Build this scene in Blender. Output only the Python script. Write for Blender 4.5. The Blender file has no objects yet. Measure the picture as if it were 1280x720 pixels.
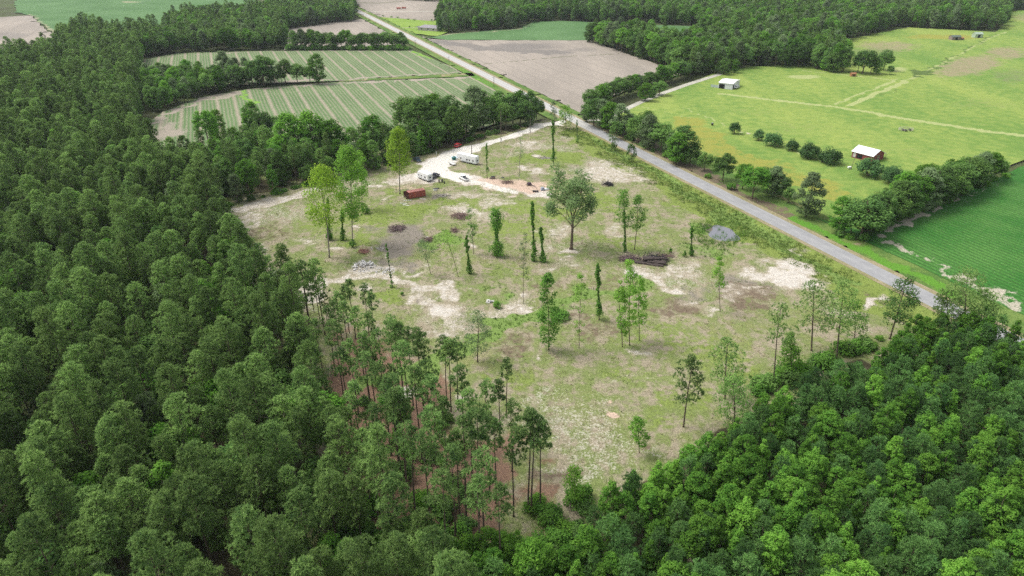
import bpy, bmesh, math, random
import numpy as np
from mathutils import Vector, Matrix

sc = bpy.context.scene
C = sc.collection
# ---------------------------------------------------------------- camera, sky, sun, exposure
CAM_H, FOC = 90.0, 853.0
PITCH = math.atan(450.0 / FOC)
cam_d = bpy.data.cameras.new('camera')
cam_d.sensor_width = 36.0
cam_d.lens = 36.0 * FOC / 1280.0
cam_d.clip_start, cam_d.clip_end = 0.5, 9000.0
cam = bpy.data.objects.new('camera', cam_d)
cam.location = (0, 0, CAM_H)
cam.rotation_euler = (math.pi / 2 - PITCH, 0, 0)
C.objects.link(cam)
sc.camera = cam

SUN_EL, SUN_AZ = math.radians(58), math.radians(-75)      # azimuth from +Y, clockwise: the sun stands to the west
w = bpy.data.worlds.new('World'); sc.world = w; w.use_nodes = True
wn = w.node_tree; wn.nodes.clear()
sky = wn.nodes.new('ShaderNodeTexSky'); sky.sky_type = 'NISHITA'; sky.sun_disc = False
sky.sun_elevation = SUN_EL; sky.sun_rotation = SUN_AZ
sky.dust_density = 4.0; sky.ozone_density = 1.0; sky.air_density = 1.0
hs = wn.nodes.new('ShaderNodeHueSaturation'); hs.inputs['Saturation'].default_value = 0.32
bg = wn.nodes.new('ShaderNodeBackground'); bg.inputs['Strength'].default_value = 0.15
wo = wn.nodes.new('ShaderNodeOutputWorld')
wn.links.new(sky.outputs[0], hs.inputs['Color']); wn.links.new(hs.outputs[0], bg.inputs[0]); wn.links.new(bg.outputs[0], wo.inputs[0])
sun_d = bpy.data.lights.new('sun', 'SUN'); sun_d.energy = 1.3; sun_d.angle = math.radians(20); sun_d.color = (1.0, .985, .955)
sun = bpy.data.objects.new('sun', sun_d)
sdir = Vector((math.sin(SUN_AZ) * math.cos(SUN_EL), math.cos(SUN_AZ) * math.cos(SUN_EL), math.sin(SUN_EL)))
sun.rotation_euler = sdir.to_track_quat('Z', 'Y').to_euler()
C.objects.link(sun)
sc.view_settings.view_transform = 'Standard'; sc.view_settings.look = 'None'
sc.view_settings.exposure = 0.70; sc.view_settings.gamma = 1.0; sc.view_settings.use_curve_mapping = False
sc.render.engine = 'CYCLES'
cy = sc.cycles
cy.max_bounces = 8; cy.diffuse_bounces = 6; cy.glossy_bounces = 2; cy.transmission_bounces = 5; cy.volume_bounces = 1
cy.use_denoising = False; cy.denoiser = 'OPENIMAGEDENOISE'; cy.denoising_input_passes = 'RGB_ALBEDO_NORMAL'
cy.caustics_reflective = False; cy.caustics_refractive = False

# ---------------------------------------------------------------- the photograph's geometry: pixel -> ground
_st, _ct = math.sin(PITCH), math.cos(PITCH)
def g(x, y, z=0.0):
    """the point of the plane at height z seen at pixel x, y of the photograph (1280 x 720)"""
    u = (x - 640) / FOC; v = (y - 360) / FOC
    t = (CAM_H - z) / (_st + v * _ct)
    return Vector((u * t, (_ct - v * _st) * t, z))
def pj(X, Y, Z=0.0):
    rz = Z - CAM_H
    d = Y * _ct - rz * _st
    return 640 + FOC * X / d, 360 - FOC * (Y * _st + rz * _ct) / d
def height_at(bx, by, ty):
    p = g(bx, by); lo, hi = 0.0, 70.0
    for _ in range(40):
        m = (lo + hi) / 2
        if pj(p.x, p.y, m)[1] > ty: lo = m
        else: hi = m
    return lo
def ppm(y):            # pixels per metre across, on the ground at row y
    return (y + 90) / 101.7

RA, RB = g(440, 10), g(1170, 378)                       # the road's axis
RD = Vector((RB.x - RA.x, RB.y - RA.y, 0)).normalized()
RN = Vector((-RD.y, RD.x, 0))                           # points to the pasture side
def road_s(X, Y):      # signed distance from the axis, + on the pasture side
    return (X - RA.x) * RN.x + (Y - RA.y) * RN.y

# ---------------------------------------------------------------- scene-graph helpers
def tag(o, label=None, cat=None, group=None, kind=None):
    if label: o['label'] = label
    if cat: o['category'] = cat
    if group: o['group'] = group
    if kind: o['kind'] = kind
    return o
def empty(name, loc, rz=0.0, label=None, cat=None, group=None):
    o = bpy.data.objects.new(name, None); o.location = loc; o.rotation_euler = (0, 0, rz)
    o.empty_display_size = 0.5
    C.objects.link(o)
    return tag(o, label, cat, group)
def link(name, me, parent=None):
    o = bpy.data.objects.new(name, me); C.objects.link(o)
    if parent is not None: o.parent = parent
    return o
def mk_mesh(name, v, faces, mat=None, tint=None, smooth=False, point_attrs=None):
    """faces: a list of integer arrays (M, k)"""
    me = bpy.data.meshes.new(name)
    v = np.asarray(v, dtype=np.float32).reshape(-1, 3)
    faces = [np.asarray(f, dtype=np.int32) for f in faces if len(f)]
    tot = np.concatenate([np.full(len(f), f.shape[1], np.int32) for f in faces])
    idx = np.concatenate([f.ravel() for f in faces])
    st = np.concatenate([[0], np.cumsum(tot)[:-1]]).astype(np.int32)
    me.vertices.add(len(v)); me.vertices.foreach_set('co', v.ravel())
    me.loops.add(len(idx)); me.loops.foreach_set('vertex_index', idx)
    me.polygons.add(len(tot)); me.polygons.foreach_set('loop_start', st)
    if smooth: me.polygons.foreach_set('use_smooth', np.ones(len(tot), bool))
    me.update(calc_edges=True)
    if tint is not None:
        a = me.attributes.new('tint', 'FLOAT', 'FACE'); a.data.foreach_set('value', np.asarray(tint, np.float32))
    for k, arr in (point_attrs or {}).items():
        a = me.attributes.new(k, 'FLOAT', 'POINT'); a.data.foreach_set('value', np.asarray(arr, np.float32))
    if mat is not None: me.materials.append(mat)
    return me
class MB:
    """collects boxes, tubes and free faces, and builds them as one mesh"""
    def __init__(s): s.v = []; s.f = []
    def add(s, vs, fs):
        n = len(s.v); s.v += [tuple(p) for p in vs]; s.f += [tuple(i + n for i in f) for f in fs]; return s
    def box(s, c, d, rz=0.0, top=(1, 1), ry=0.0):
        x, y, z = d[0] / 2, d[1] / 2, d[2] / 2
        vs = [Vector((sx * x * (top[0] if sz > 0 else 1), sy * y * (top[1] if sz > 0 else 1), sz * z)) for sz in (-1, 1) for sx, sy in ((-1, -1), (1, -1), (1, 1), (-1, 1))]
        m = Matrix.Rotation(rz, 3, 'Z') @ Matrix.Rotation(ry, 3, 'Y')
        return s.add([m @ p + Vector(c) for p in vs], [(3, 2, 1, 0), (4, 5, 6, 7), (0, 1, 5, 4), (1, 2, 6, 5), (2, 3, 7, 6), (3, 0, 4, 7)])
    def tube(s, pts, rad, n=6, cap=True):
        pts = [Vector(p) for p in pts]
        if not hasattr(rad, '__len__'): rad = [rad] * len(pts)
        vs, fs = [], []
        for i, p in enumerate(pts):
            d = (pts[min(i + 1, len(pts) - 1)] - pts[max(i - 1, 0)]).normalized()
            a = d.cross(Vector((0.31, 0.77, 0.11)) if abs(d.z) > .75 else Vector((0, 0, 1))).normalized(); b = d.cross(a)
            vs += [p + (a * math.cos(2 * math.pi * k / n) + b * math.sin(2 * math.pi * k / n)) * rad[i] for k in range(n)]
        for i in range(len(pts) - 1):
            fs += [(i * n + k, i * n + (k + 1) % n, (i + 1) * n + (k + 1) % n, (i + 1) * n + k) for k in range(n)]
        if cap: fs += [tuple(range(n))[::-1], tuple((len(pts) - 1) * n + k for k in range(n))]
        return s.add(vs, fs)
    def prism(s, prof, y0, y1):
        """profile in x-z, extruded along y"""
        n = len(prof)
        vs = [(x, y0, z) for x, z in prof] + [(x, y1, z) for x, z in prof]
        fs = [tuple(range(n)), tuple(range(2 * n - 1, n - 1, -1))] + [(k, k + n, (k + 1) % n + n, (k + 1) % n) for k in range(n)]
        return s.add(vs, fs)
    def mesh(s, name, mat, smooth=False):
        me = bpy.data.meshes.new(name); me.from_pydata(s.v, [], s.f); me.update()
        bm = bmesh.new(); bm.from_mesh(me); bmesh.ops.recalc_face_normals(bm, faces=bm.faces); bm.to_mesh(me); bm.free()
        if smooth: me.polygons.foreach_set('use_smooth', np.ones(len(me.polygons), bool))
        if mat is not None: me.materials.append(mat)
        return me
    def build(s, name, mat, parent=None, bevel=0.0, smooth=False):
        o = link(name, s.mesh(name, mat, smooth), parent)
        if bevel:
            m = o.modifiers.new('bevel', 'BEVEL'); m.width = bevel; m.segments = 2; m.limit_method = 'ANGLE'; m.angle_limit = math.radians(35)
        return o

# ---------------------------------------------------------------- material helpers
class NT:
    def __init__(s, name):
        s.m = bpy.data.materials.new(name); s.m.use_nodes = True; s.t = s.m.node_tree; s.t.nodes.clear()
        s.out = s.t.nodes.new('ShaderNodeOutputMaterial')
    def n(s, typ, **kw):
        nd = s.t.nodes.new('ShaderNode' + typ)
        for k, v in kw.items(): setattr(nd, k, v)
        return nd
    def put(s, sock, v):
        if isinstance(v, bpy.types.NodeSocket): s.t.links.new(v, sock)
        elif isinstance(v, (tuple, list)) and sock.type == 'RGBA': sock.default_value = (*v, 1.0)[:4]
        else: sock.default_value = v
    def math(s, op, a, b=0.0, clamp=False):
        nd = s.n('Math', operation=op, use_clamp=clamp); s.put(nd.inputs[0], a); s.put(nd.inputs[1], b); return nd.outputs[0]
    def mix(s, f, a, b):
        nd = s.n('Mix', data_type='RGBA'); s.put(nd.inputs[0], f); s.put(nd.inputs[6], a); s.put(nd.inputs[7], b); return nd.outputs[2]
    def mul(s, col, f):
        nd = s.n('Mix', data_type='RGBA', blend_type='MULTIPLY'); nd.inputs[0].default_value = 1.0
        s.put(nd.inputs[6], col); g_ = s.n('CombineColor'); [s.put(g_.inputs[i], f) for i in range(3)]; s.put(nd.inputs[7], g_.outputs[0]); return nd.outputs[2]
    def ss(s, v, lo=.35, hi=.65, a=0.0, b=1.0):
        nd = s.n('MapRange', interpolation_type='SMOOTHSTEP'); s.put(nd.inputs[0], v)
        for i, x in enumerate((lo, hi, a, b)): nd.inputs[i + 1].default_value = x
        return nd.outputs[0]
    def attr(s, name): return s.n('Attribute', attribute_name=name).outputs['Fac']
    def pos(s): return s.n('NewGeometry').outputs['Position']
    def noise(s, vec, scale, detail=3.0, rough=.55, stretch=None, rot=0.0):
        if stretch or rot:
            mp = s.n('Mapping'); s.put(mp.inputs['Vector'], vec); mp.inputs['Scale'].default_value = stretch or (1, 1, 1); mp.inputs['Rotation'].default_value = (0, 0, rot); vec = mp.outputs[0]
        nd = s.n('TexNoise'); s.put(nd.inputs['Vector'], vec); nd.inputs['Scale'].default_value = scale; nd.inputs['Detail'].default_value = detail; nd.inputs['Roughness'].default_value = rough
        return nd.outputs['Fac']
    def masked(s, name, nz, k=.9, amp=1.0):
        return s.ss(s.math('ADD', s.math('MULTIPLY', s.attr(name), amp), s.math('MULTIPLY', s.math('SUBTRACT', nz, .5), k)))
    def bsdf(s, col, rough=.9, metal=0.0, bump=None, bd=.1, spec=.2):
        b = s.n('BsdfPrincipled'); s.put(b.inputs['Base Color'], col); s.put(b.inputs['Roughness'], rough); b.inputs['Metallic'].default_value = metal
        b.inputs['Specular IOR Level'].default_value = spec
        if bump is not None:
            bp = s.n('Bump'); bp.inputs['Distance'].default_value = bd; bp.inputs['Strength'].default_value = 1.0; s.put(bp.inputs['Height'], bump); s.t.links.new(bp.outputs[0], b.inputs['Normal'])
        s.t.links.new(b.outputs[0], s.out.inputs['Surface']); return s.m
def plain(name, col, rough=.6, metal=0.0, var=.12, scale=3.0, spec=.3):
    t = NT(name); p = t.n('TexCoord').outputs['Object']
    nz = t.noise(p, scale, 4)
    return t.bsdf(t.mul(col, t.ss(nz, .2, .8, 1 - var, 1 + var)), rough, metal, spec=spec)
def leaf_mat(name, dark, light, trans=.3, hue_jit=.5, rv=(.72, 1.28)):
    """a crown: the colour differs from tree to tree and from twig clump to twig clump"""
    t = NT(name)
    rnd = t.n('ObjectInfo').outputs['Random']
    ti = t.attr('tint')
    f = t.math('ADD', t.math('MULTIPLY', rnd, hue_jit), t.math('MULTIPLY', ti, 1.0 - hue_jit))
    c = t.mix(f, dark, light)
    r2 = t.math('FRACT', t.math('MULTIPLY', rnd, 17.3))
    c = t.mul(c, t.ss(r2, 0, 1, *rv))
    d = t.n('BsdfDiffuse'); t.put(d.inputs[0], c)
    tr = t.n('BsdfTranslucent'); t.put(tr.inputs[0], t.mul(c, 1.15))
    mx = t.n('MixShader'); mx.inputs[0].default_value = trans
    t.t.links.new(d.outputs[0], mx.inputs[1]); t.t.links.new(tr.outputs[0], mx.inputs[2]); t.t.links.new(mx.outputs[0], t.out.inputs['Surface'])
    return t.m
# ---------------------------------------------------------------- tree shapes
M = {}
M['bark'] = plain('bark', (.13, .098, .072), .95, var=.3, scale=6)
M['bark_pale'] = plain('pale_bark', (.27, .24, .2), .95, var=.25, scale=6)
M['pine'] = leaf_mat('pine_needles', (.078, .152, .048), (.305, .450, .132), .44, .3)
M['pine_light'] = leaf_mat('thin_pine_needles', (.085, .175, .055), (.320, .475, .150), .46, .3)
M['young_pine'] = leaf_mat('young_pine_needles', (.060, .145, .048), (.185, .340, .092), .42, .35)
M['sweetgum'] = leaf_mat('sweetgum_leaves', (.055, .170, .028), (.205, .390, .056), .42, .35)
M['broad'] = leaf_mat('broadleaf_leaves', (.058, .130, .040), (.215, .365, .088), .42, .4)
M['yellow_leaf'] = leaf_mat('fresh_yellow_green_leaves', (.190, .330, .035), (.340, .490, .060), .48, .1, (.95, 1.1))
M['bright_leaf'] = leaf_mat('bright_green_leaves', (.160, .350, .048), (.290, .500, .080), .48, .1, (.9, 1.1))
M['vine'] = leaf_mat('vine_leaves', (.080, .205, .038), (.180, .350, .060), .42, .2, (.88, 1.1))
M['grey_leaf'] = leaf_mat('grey_green_leaves', (.130, .200, .090), (.220, .300, .140), .42)
M['oak_leaf'] = leaf_mat('oak_leaves', (.155, .250, .100), (.290, .410, .170), .48, .1, (.95, 1.05))
M['bush'] = leaf_mat('bush_leaves', (.070, .150, .052), (.120, .220, .080), .4)

def nrm(a): return a / np.maximum(np.linalg.norm(a, axis=-1, keepdims=True), 1e-6)
def sph(rng, n): return nrm(rng.normal(size=(n, 3)))

def leaf_cloud(rng, cen, rc, per, size, squash=.75, up=.8, fill=.55):
    """leaf blades on and inside blobs round the given centres -> verts, faces, tint"""
    n = len(cen); k = n * per
    d = sph(rng, k); c = np.repeat(cen, per, 0); r = np.repeat(rc, per)[:, None]
    p = c + d * r * (fill + (1 - fill) * rng.random((k, 1)) ** .5) * np.array([1, 1, squash])
    nn = nrm(d * .9 + np.array([0, 0, up]) + rng.normal(size=(k, 3)) * .45)
    a = nrm(np.cross(nn, rng.normal(size=(k, 3)))); b = np.cross(nn, a)
    s = size * (.65 + .7 * rng.random((k, 1)))
    v = np.stack([p - a * s * .55, p + b * s * .42 - a * s * .05, p + a * s * .6, p - b * s * .42 - a * s * .05], 1).reshape(-1, 3)
    f = np.arange(k * 4).reshape(k, 4)
    t = np.clip(np.repeat(rng.random(n), per) * .6 + rng.random(k) * .42, 0, 1)
    return v, f, t
def needle_cloud(rng, cen, rc, poms, need, L, wd, squash=.75):
    """pom-poms of needles on blobs round the given centres -> verts, faces, tint"""
    n = len(cen); k = n * poms
    d = rng.normal(size=(k, 3)); d[:, 2] = d[:, 2] * .6 + .45; d = nrm(d)
    p = np.repeat(cen, poms, 0) + d * np.repeat(rc, poms)[:, None] * (.68 + .32 * rng.random((k, 1)) ** .5) * np.array([1, 1, squash])
    kk = k * need
    nd = nrm(np.repeat(d, need, 0) * .55 + np.array([0, 0, .35]) + rng.normal(size=(kk, 3)) * .75)
    pp = np.repeat(p, need, 0); a = nrm(np.cross(nd, np.array([0, 0, 1.0]) + rng.normal(size=(kk, 3)) * .45))
    l = L * (.7 + .6 * rng.random((kk, 1)))
    v = np.stack([pp - a * wd * .5, pp + a * wd * .5, pp + nd * l], 1).reshape(-1, 3)
    t = np.clip(np.repeat(np.repeat(rng.random(n), poms) * .4 + rng.random(k) * .85 - .15, need), 0, 1)
    return v, np.arange(kk * 3).reshape(kk, 3), t
def crown_mesh(name, mat, parts):
    vs, fs, ts, o = [], {}, {}, 0
    for v, f, t in parts:
        fs.setdefault(f.shape[1], []).append(f + o); ts.setdefault(f.shape[1], []).append(t); vs.append(v); o += len(v)
    ks = sorted(fs)
    return mk_mesh(name, np.concatenate(vs), [np.concatenate(fs[k]) for k in ks], mat, np.concatenate([np.concatenate(ts[k]) for k in ks]))
def trunk_mesh(rng, H, r, lean=(0, 0), mat='bark', limbs=(), top=.93, bend=.02, n=6):
    mb = MB()
    ph = rng.random() * 6.28
    P = lambda t: Vector((lean[0] * t + math.sin(ph + t * 4) * bend * H * t, lean[1] * t + math.cos(ph + t * 3) * bend * H * t, H * top * t))
    ts = [0, .03, .2, .4, .6, .8, 1]
    mb.tube([P(t) for t in ts], [r * 1.35, r, r * .9, r * .76, r * .6, r * .42, r * .16], n)
    for c, t0 in limbs:
        a = P(t0); c = Vector(c); m = (a + c) / 2 + Vector((0, 0, -.06 * (c - a).length))
        q = r * (.62 - .4 * t0)
        mb.tube([a, m, c], [q * .75, q * .5, q * .18], 4, False)
    return mb.mesh('trunk', M[mat], True), P

def pine_geo(rng, H=20, R=3.0, cb=.55, n=34, poms=17, need=9, mat='pine', L=.42, wd=.14, r=.19, lean=(0, 0)):
    cen, rc, limbs = [], [], []; ph0 = rng.random() * 6.28
    for i in range(n):
        t = (i + .3 + .6 * rng.random()) / n
        z = H * (cb + (1 - cb) * t * .96)
        env = min(1.0, .45 + t * 2.0) * (max(0.02, 1 - t ** 2.2)) ** .55
        az = i * 2.399 + rng.normal() * .5
        if rng.random() < .13: continue
        rad = R * env * (.35 + .65 * rng.random() ** .7) * (.8 if t > .9 else 1) * (1 + .25 * math.sin(az + ph0))
        cc = np.array([math.cos(az) * rad + lean[0] * z / H, math.sin(az) * rad + lean[1] * z / H, z])
        cen.append(cc); rc.append(R * .27 * (.65 + .7 * rng.random()))
        if i % 2 == 0: limbs.append((cc, min(.97, max(.3, (z - .25 * rad) / H / .95))))
    tm, P = trunk_mesh(rng, H, r, lean, 'bark', limbs, bend=.012)
    return tm, crown_mesh('crown', M[mat], [needle_cloud(rng, np.array(cen), np.array(rc), poms, need, L, wd)])

def shell_centres(rng, shape, H, R, cb, n, lean=(0, 0)):
    cen = []
    while len(cen) < n:
        if shape == 'round':
            d = sph(rng, 1)[0]
            if d[2] < -.55: continue
            q = .5 + .5 * rng.random() ** .6
            c = np.array([d[0] * R * q * .86, d[1] * R * q * .86, H * ((cb + 1) / 2 + d[2] * q * (1 - cb) / 2 * .9)])
        else:
            t = rng.random() ** (1.15 if shape == 'cone' else .9)
            env = {'cone': (1 - t) ** .75 * min(1, .5 + 3 * t), 'column': min(1, .6 + 1.5 * t) * (1 - t ** 3) ** .6, 'oval': math.sin(math.pi * (0.12 + .86 * t)) ** .7}[shape]
            a = rng.random() * 6.283; q = (.25 + .75 * rng.random() ** .55) * R * env * .85
            c = np.array([math.cos(a) * q, math.sin(a) * q, H * (cb + (1 - cb) * t * .95)])
        c[0] += lean[0] * c[2] / H; c[1] += lean[1] * c[2] / H
        cen.append(c)
    return np.array(cen)
def broad_geo(rng, H=12, R=3, cb=.25, shape='round', n=60, per=65, leaf=.32, mat='broad', bark='bark', r=.16, lean=(0, 0), rcf=.3, squash=.75, fill=.55, limbn=14):
    cen = shell_centres(rng, shape, H, R, cb, n, lean)
    rc = R * rcf * (.7 + .6 * rng.random(n))
    if shape == 'cone': rc = rc * (1.1 - .5 * (cen[:, 2] / H))
    limbs = []
    for i in range(min(limbn, n)):
        c = cen[i]; rad = math.hypot(c[0], c[1])
        limbs.append((c, float(min(.92, max(.12, (c[2] - .75 * rad) / H)))))
    tm, P = trunk_mesh(rng, H, r, lean, bark, limbs)
    return tm, crown_mesh('crown', M[mat], [leaf_cloud(rng, cen, rc, per, leaf, squash, fill=fill)])
def vine_geo(rng, H, R, top=.4, mat='vine', bark='bark', leaf=.34, r=.14, lean=(0, 0), dens=1.0, low=.03, topmat=None, flare=1.0):
    """a trunk wrapped in vine; ragged clumps hang off it all the way up"""
    n = int(26 * dens + H * 1.3 * dens)
    cen, rc = [], []
    for i in range(n):
        t = low + (1 - low) * (i + rng.random()) / n
        env = (.62 + .38 * math.sin(t * 9 + rng.random())) * (1.15 - .55 * t) * (1 + (flare - 1) * max(0, (t - .45) * 1.8))
        a = rng.random() * 6.283; q = R * .5 * env * rng.random()
        cen.append([math.cos(a) * q + lean[0] * t, math.sin(a) * q + lean[1] * t, H * t]); rc.append(R * .52 * env * (.6 + .7 * rng.random()))
    tm, P = trunk_mesh(rng, H, r, lean, bark, [], top=1.0)
    return tm, crown_mesh('crown', M[mat], [leaf_cloud(rng, np.array(cen), np.array(rc), int(46), leaf, 1.1, up=.3)])
def bush_geo(rng, H=3, R=2, n=30, per=60, leaf=.22, mat='bush'):
    cen = []
    for i in range(n):
        d = sph(rng, 1)[0]; d[2] = abs(d[2]) * .9; q = .45 + .4 * rng.random()
        cen.append([d[0] * R * q, d[1] * R * q, H * (.22 + d[2] * q * .72)])
    rc = R * .34 * (.75 + .5 * rng.random(n))
    mb = MB()
    for i in range(7):
        c = Vector(cen[i]); mb.tube([(c.x * .08, c.y * .08, 0), c * .5, c], [R * .03, R * .022, R * .01], 4, False)
    return mb.mesh('stem', M['bark'], True), crown_mesh('foliage', M[mat], [leaf_cloud(rng, np.array(cen), rc, per, leaf, .8)])

def tree_thing(name, loc, rz, geo, label, cat='tree', group=None, scale=1.0, parts=('trunk', 'crown')):
    e = empty(name, loc, rz, label, cat, group)
    e.scale = (scale,) * 3
    for pn, me in zip(parts, geo): link(pn, me, e)
    return e
# ---------------------------------------------------------------- ground sheets with real patches of soil, sand and plants
def in_poly(X, Y, P):
    r = np.zeros(X.shape, bool); n = len(P)
    for i in range(n):
        x1, y1 = P[i][:2]; x2, y2 = P[(i + 1) % n][:2]
        if y1 == y2: continue
        r ^= ((y1 > Y) != (y2 > Y)) & (X < (x2 - x1) * (Y - y1) / (y2 - y1) + x1)
    return r
def vpj(X, Y):
    d = Y * _ct + CAM_H * _st
    return 640 + FOC * X / d, 360 - FOC * (Y * _st - CAM_H * _ct) / d
def sstep(a, b, x):
    t = np.clip((x - a) / (b - a), 0, 1); return t * t * (3 - 2 * t)
def line_dist(X, Y, P):
    best = np.full(X.shape, 1e9)
    for a, b in zip(P[:-1], P[1:]):
        dx, dy = b[0] - a[0], b[1] - a[1]
        t = np.clip(((X - a[0]) * dx + (Y - a[1]) * dy) / (dx * dx + dy * dy + 1e-9), 0, 1)
        best = np.minimum(best, np.hypot(X - a[0] - t * dx, Y - a[1] - t * dy))
    return best
def vnoise(X, Y, cell, seed):
    r = np.random.default_rng(seed).random((64, 64)); x = np.asarray(X) / cell; y = np.asarray(Y) / cell
    i = np.floor(x).astype(int); j = np.floor(y).astype(int); fx = x - i; fy = y - j
    fx = fx * fx * (3 - 2 * fx); fy = fy * fy * (3 - 2 * fy)
    q = lambda a, b: r[a % 64, b % 64]
    return (q(i, j) * (1 - fx) + q(i + 1, j) * fx) * (1 - fy) + (q(i, j + 1) * (1 - fx) + q(i + 1, j + 1) * fx) * fy - .5
def paint(X, Y, items, warp=1.0):
    """('e', px, py, rx, ry, strength[, angle]) a patch; ('s', [(px, py)...], width m, strength) a streak"""
    if warp:
        X, Y = X + warp * (9 * vnoise(X, Y, 9, 1) + 6 * vnoise(X, Y, 3.7, 2)), Y + warp * (9 * vnoise(X, Y, 9, 3) + 6 * vnoise(X, Y, 3.7, 4))
    out = np.zeros(X.shape); px, py = vpj(X, Y)
    for it in items:
        if it[0] == 'e':
            _, cx, cy_, rx, ry, s = it[:6]; an = math.radians(it[6]) if len(it) > 6 else 0
            dx, dy = px - cx, py - cy_
            d = np.hypot((dx * math.cos(an) + dy * math.sin(an)) / rx, (dy * math.cos(an) - dx * math.sin(an)) / ry)
            out = np.maximum(out, s * (1 - sstep(.35, 1.5, d)))
        else:
            _, P, wd, s = it
            d = line_dist(X, Y, [g(*p) for p in P])
            out = np.maximum(out, s * (1 - sstep(wd * .35, wd * .75, d)))
    return out
_rs = np.random.default_rng(5)
_wv = [(_rs.uniform(.03, .12), _rs.uniform(0, 6.28), _rs.uniform(0, 6.28)) for _ in range(7)]
def relief(X, Y):
    X = np.asarray(X, float); Y = np.asarray(Y, float)
    h = sum(np.sin(k * (X * math.cos(a) + Y * math.sin(a)) + p) for k, a, p in _wv) / 7
    d = np.abs(road_s(X, Y))
    ditch = -.45 * np.exp(-((d - 10) / 3.0) ** 2)
    p = PONDC; dp = np.hypot(X - p.x, Y - p.y)
    return (.25 + .35 * h) * sstep(6, 22, d) + ditch * (road_s(X, Y) < 0) * sstep(6, 8, d) - .5 * np.exp(-(dp / 10) ** 2)
PONDC = g(903, 291)
def gz(p):
    return float(relief(p.x, p.y))
def gp(x, y):
    p = g(x, y); p.z = gz(p); return p
def sheet(name, poly_px, cell, z, mat, masks=None, hfun=None, wiggle=.0, seed=1, world=False):
    P = [p if isinstance(p, Vector) else g(*p) for p in poly_px]
    if wiggle:
        rg = random.Random(seed); Q = []
        for a, b in zip(P, P[1:] + P[:1]):
            L = (b - a).length; n = max(1, int(L / (cell * 2.5)))
            for i in range(n):
                q = a.lerp(b, i / n); dist = q.length / 250
                Q.append(q + Vector((rg.uniform(-1, 1), rg.uniform(-1, 1), 0)) * wiggle * max(.6, dist))
        P = Q
    xs = [p.x for p in P]; ys = [p.y for p in P]
    nx = int((max(xs) - min(xs)) / cell) + 1; ny = int((max(ys) - min(ys)) / cell) + 1
    gx = min(xs) + np.arange(nx + 1) * cell; gy = min(ys) + np.arange(ny + 1) * cell
    GX, GY = np.meshgrid(gx, gy, indexing='ij')
    ins = in_poly(GX, GY, P)
    full = ins[:-1, :-1] & ins[1:, :-1] & ins[:-1, 1:] & ins[1:, 1:]
    touched = np.zeros_like(full)
    for a, b in zip(P, P[1:] + P[:1]):
        n = max(2, int((b - a).length / (cell * .2)))
        for i in range(n + 1):
            q = a.lerp(b, i / n); touched[min(nx - 1, max(0, int((q.x - min(xs)) / cell))), min(ny - 1, max(0, int((q.y - min(ys)) / cell)))] = True
    full &= ~touched
    ids = np.arange((nx + 1) * (ny + 1)).reshape(nx + 1, ny + 1)
    quads = np.stack([ids[:-1, :-1][full], ids[1:, :-1][full], ids[1:, 1:][full], ids[:-1, 1:][full]], 1)
    V = np.stack([GX.ravel(), GY.ravel()], 1).tolist()
    extra = {}
    for i, j in zip(*np.nonzero(touched)):
        sub = [(p.x, p.y) for p in P]
        for ax, lim, sg in ((0, gx[i], 1), (0, gx[i + 1], -1), (1, gy[j], 1), (1, gy[j + 1], -1)):
            res = []
            for a, b in zip(sub, sub[1:] + sub[:1]):
                ia, ib = sg * (a[ax] - lim) >= 0, sg * (b[ax] - lim) >= 0
                if ia: res.append(a)
                if ia != ib:
                    t = (lim - a[ax]) / (b[ax] - a[ax]); res.append((a[0] + t * (b[0] - a[0]), a[1] + t * (b[1] - a[1])))
            sub = res
            if not sub: break
        if len(sub) >= 3:
            n0 = len(V); V += [list(q) for q in sub]; extra.setdefault(len(sub), []).append(list(range(n0, n0 + len(sub))))
    V = np.array(V)
    used = np.zeros(len(V), bool)
    fl = [quads] + [np.array(v) for v in extra.values()]
    for f in fl:
        if len(f): used[f.ravel()] = True
    remap = np.cumsum(used) - 1; V = V[used]; fl = [remap[f] for f in fl if len(f)]
    X, Y = V[:, 0], V[:, 1]
    Z = np.full(len(V), z) + (hfun(X, Y) if hfun else 0)
    at = {k: paint(X, Y, it, .25 if k in ('path', 'track', 'ditch', 'rut') else 1.0) for k, it in (masks or {}).items()}
    o = link(name, mk_mesh(name, np.stack([X, Y, Z], 1), fl, mat, smooth=True, point_attrs=at))
    tag(o, kind='structure'); return o
def strip(name, pts, widths, z, mat, seg=4.0, hf=None, px=True, kind='structure'):
    P = [g(*p) for p in pts] if px else [Vector(p) for p in pts]
    Q, W = [], []
    if not hasattr(widths, '__len__'): widths = [widths] * len(P)
    for i in range(len(P) - 1):
        n = max(1, int((P[i + 1] - P[i]).length / seg))
        for k in range(n): Q.append(P[i].lerp(P[i + 1], k / n)); W.append(widths[i] + (widths[i + 1] - widths[i]) * k / n)
    Q.append(P[-1]); W.append(widths[-1])
    v, f = [], []
    for i, q in enumerate(Q):
        d = (Q[min(i + 1, len(Q) - 1)] - Q[max(i - 1, 0)]).normalized(); nn = Vector((-d.y, d.x, 0))
        for s in (-1, 0, 1):
            r = q + nn * s * W[i] / 2; v.append((r.x, r.y, z + (float(hf(r.x, r.y)) if hf else 0)))
        if i: f += [(3 * i - 3, 3 * i - 2, 3 * i + 1, 3 * i), (3 * i - 2, 3 * i - 1, 3 * i + 2, 3 * i + 1)]
    o = link(name, mk_mesh(name, v, [f], mat)); tag(o, kind=kind); return o

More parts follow.
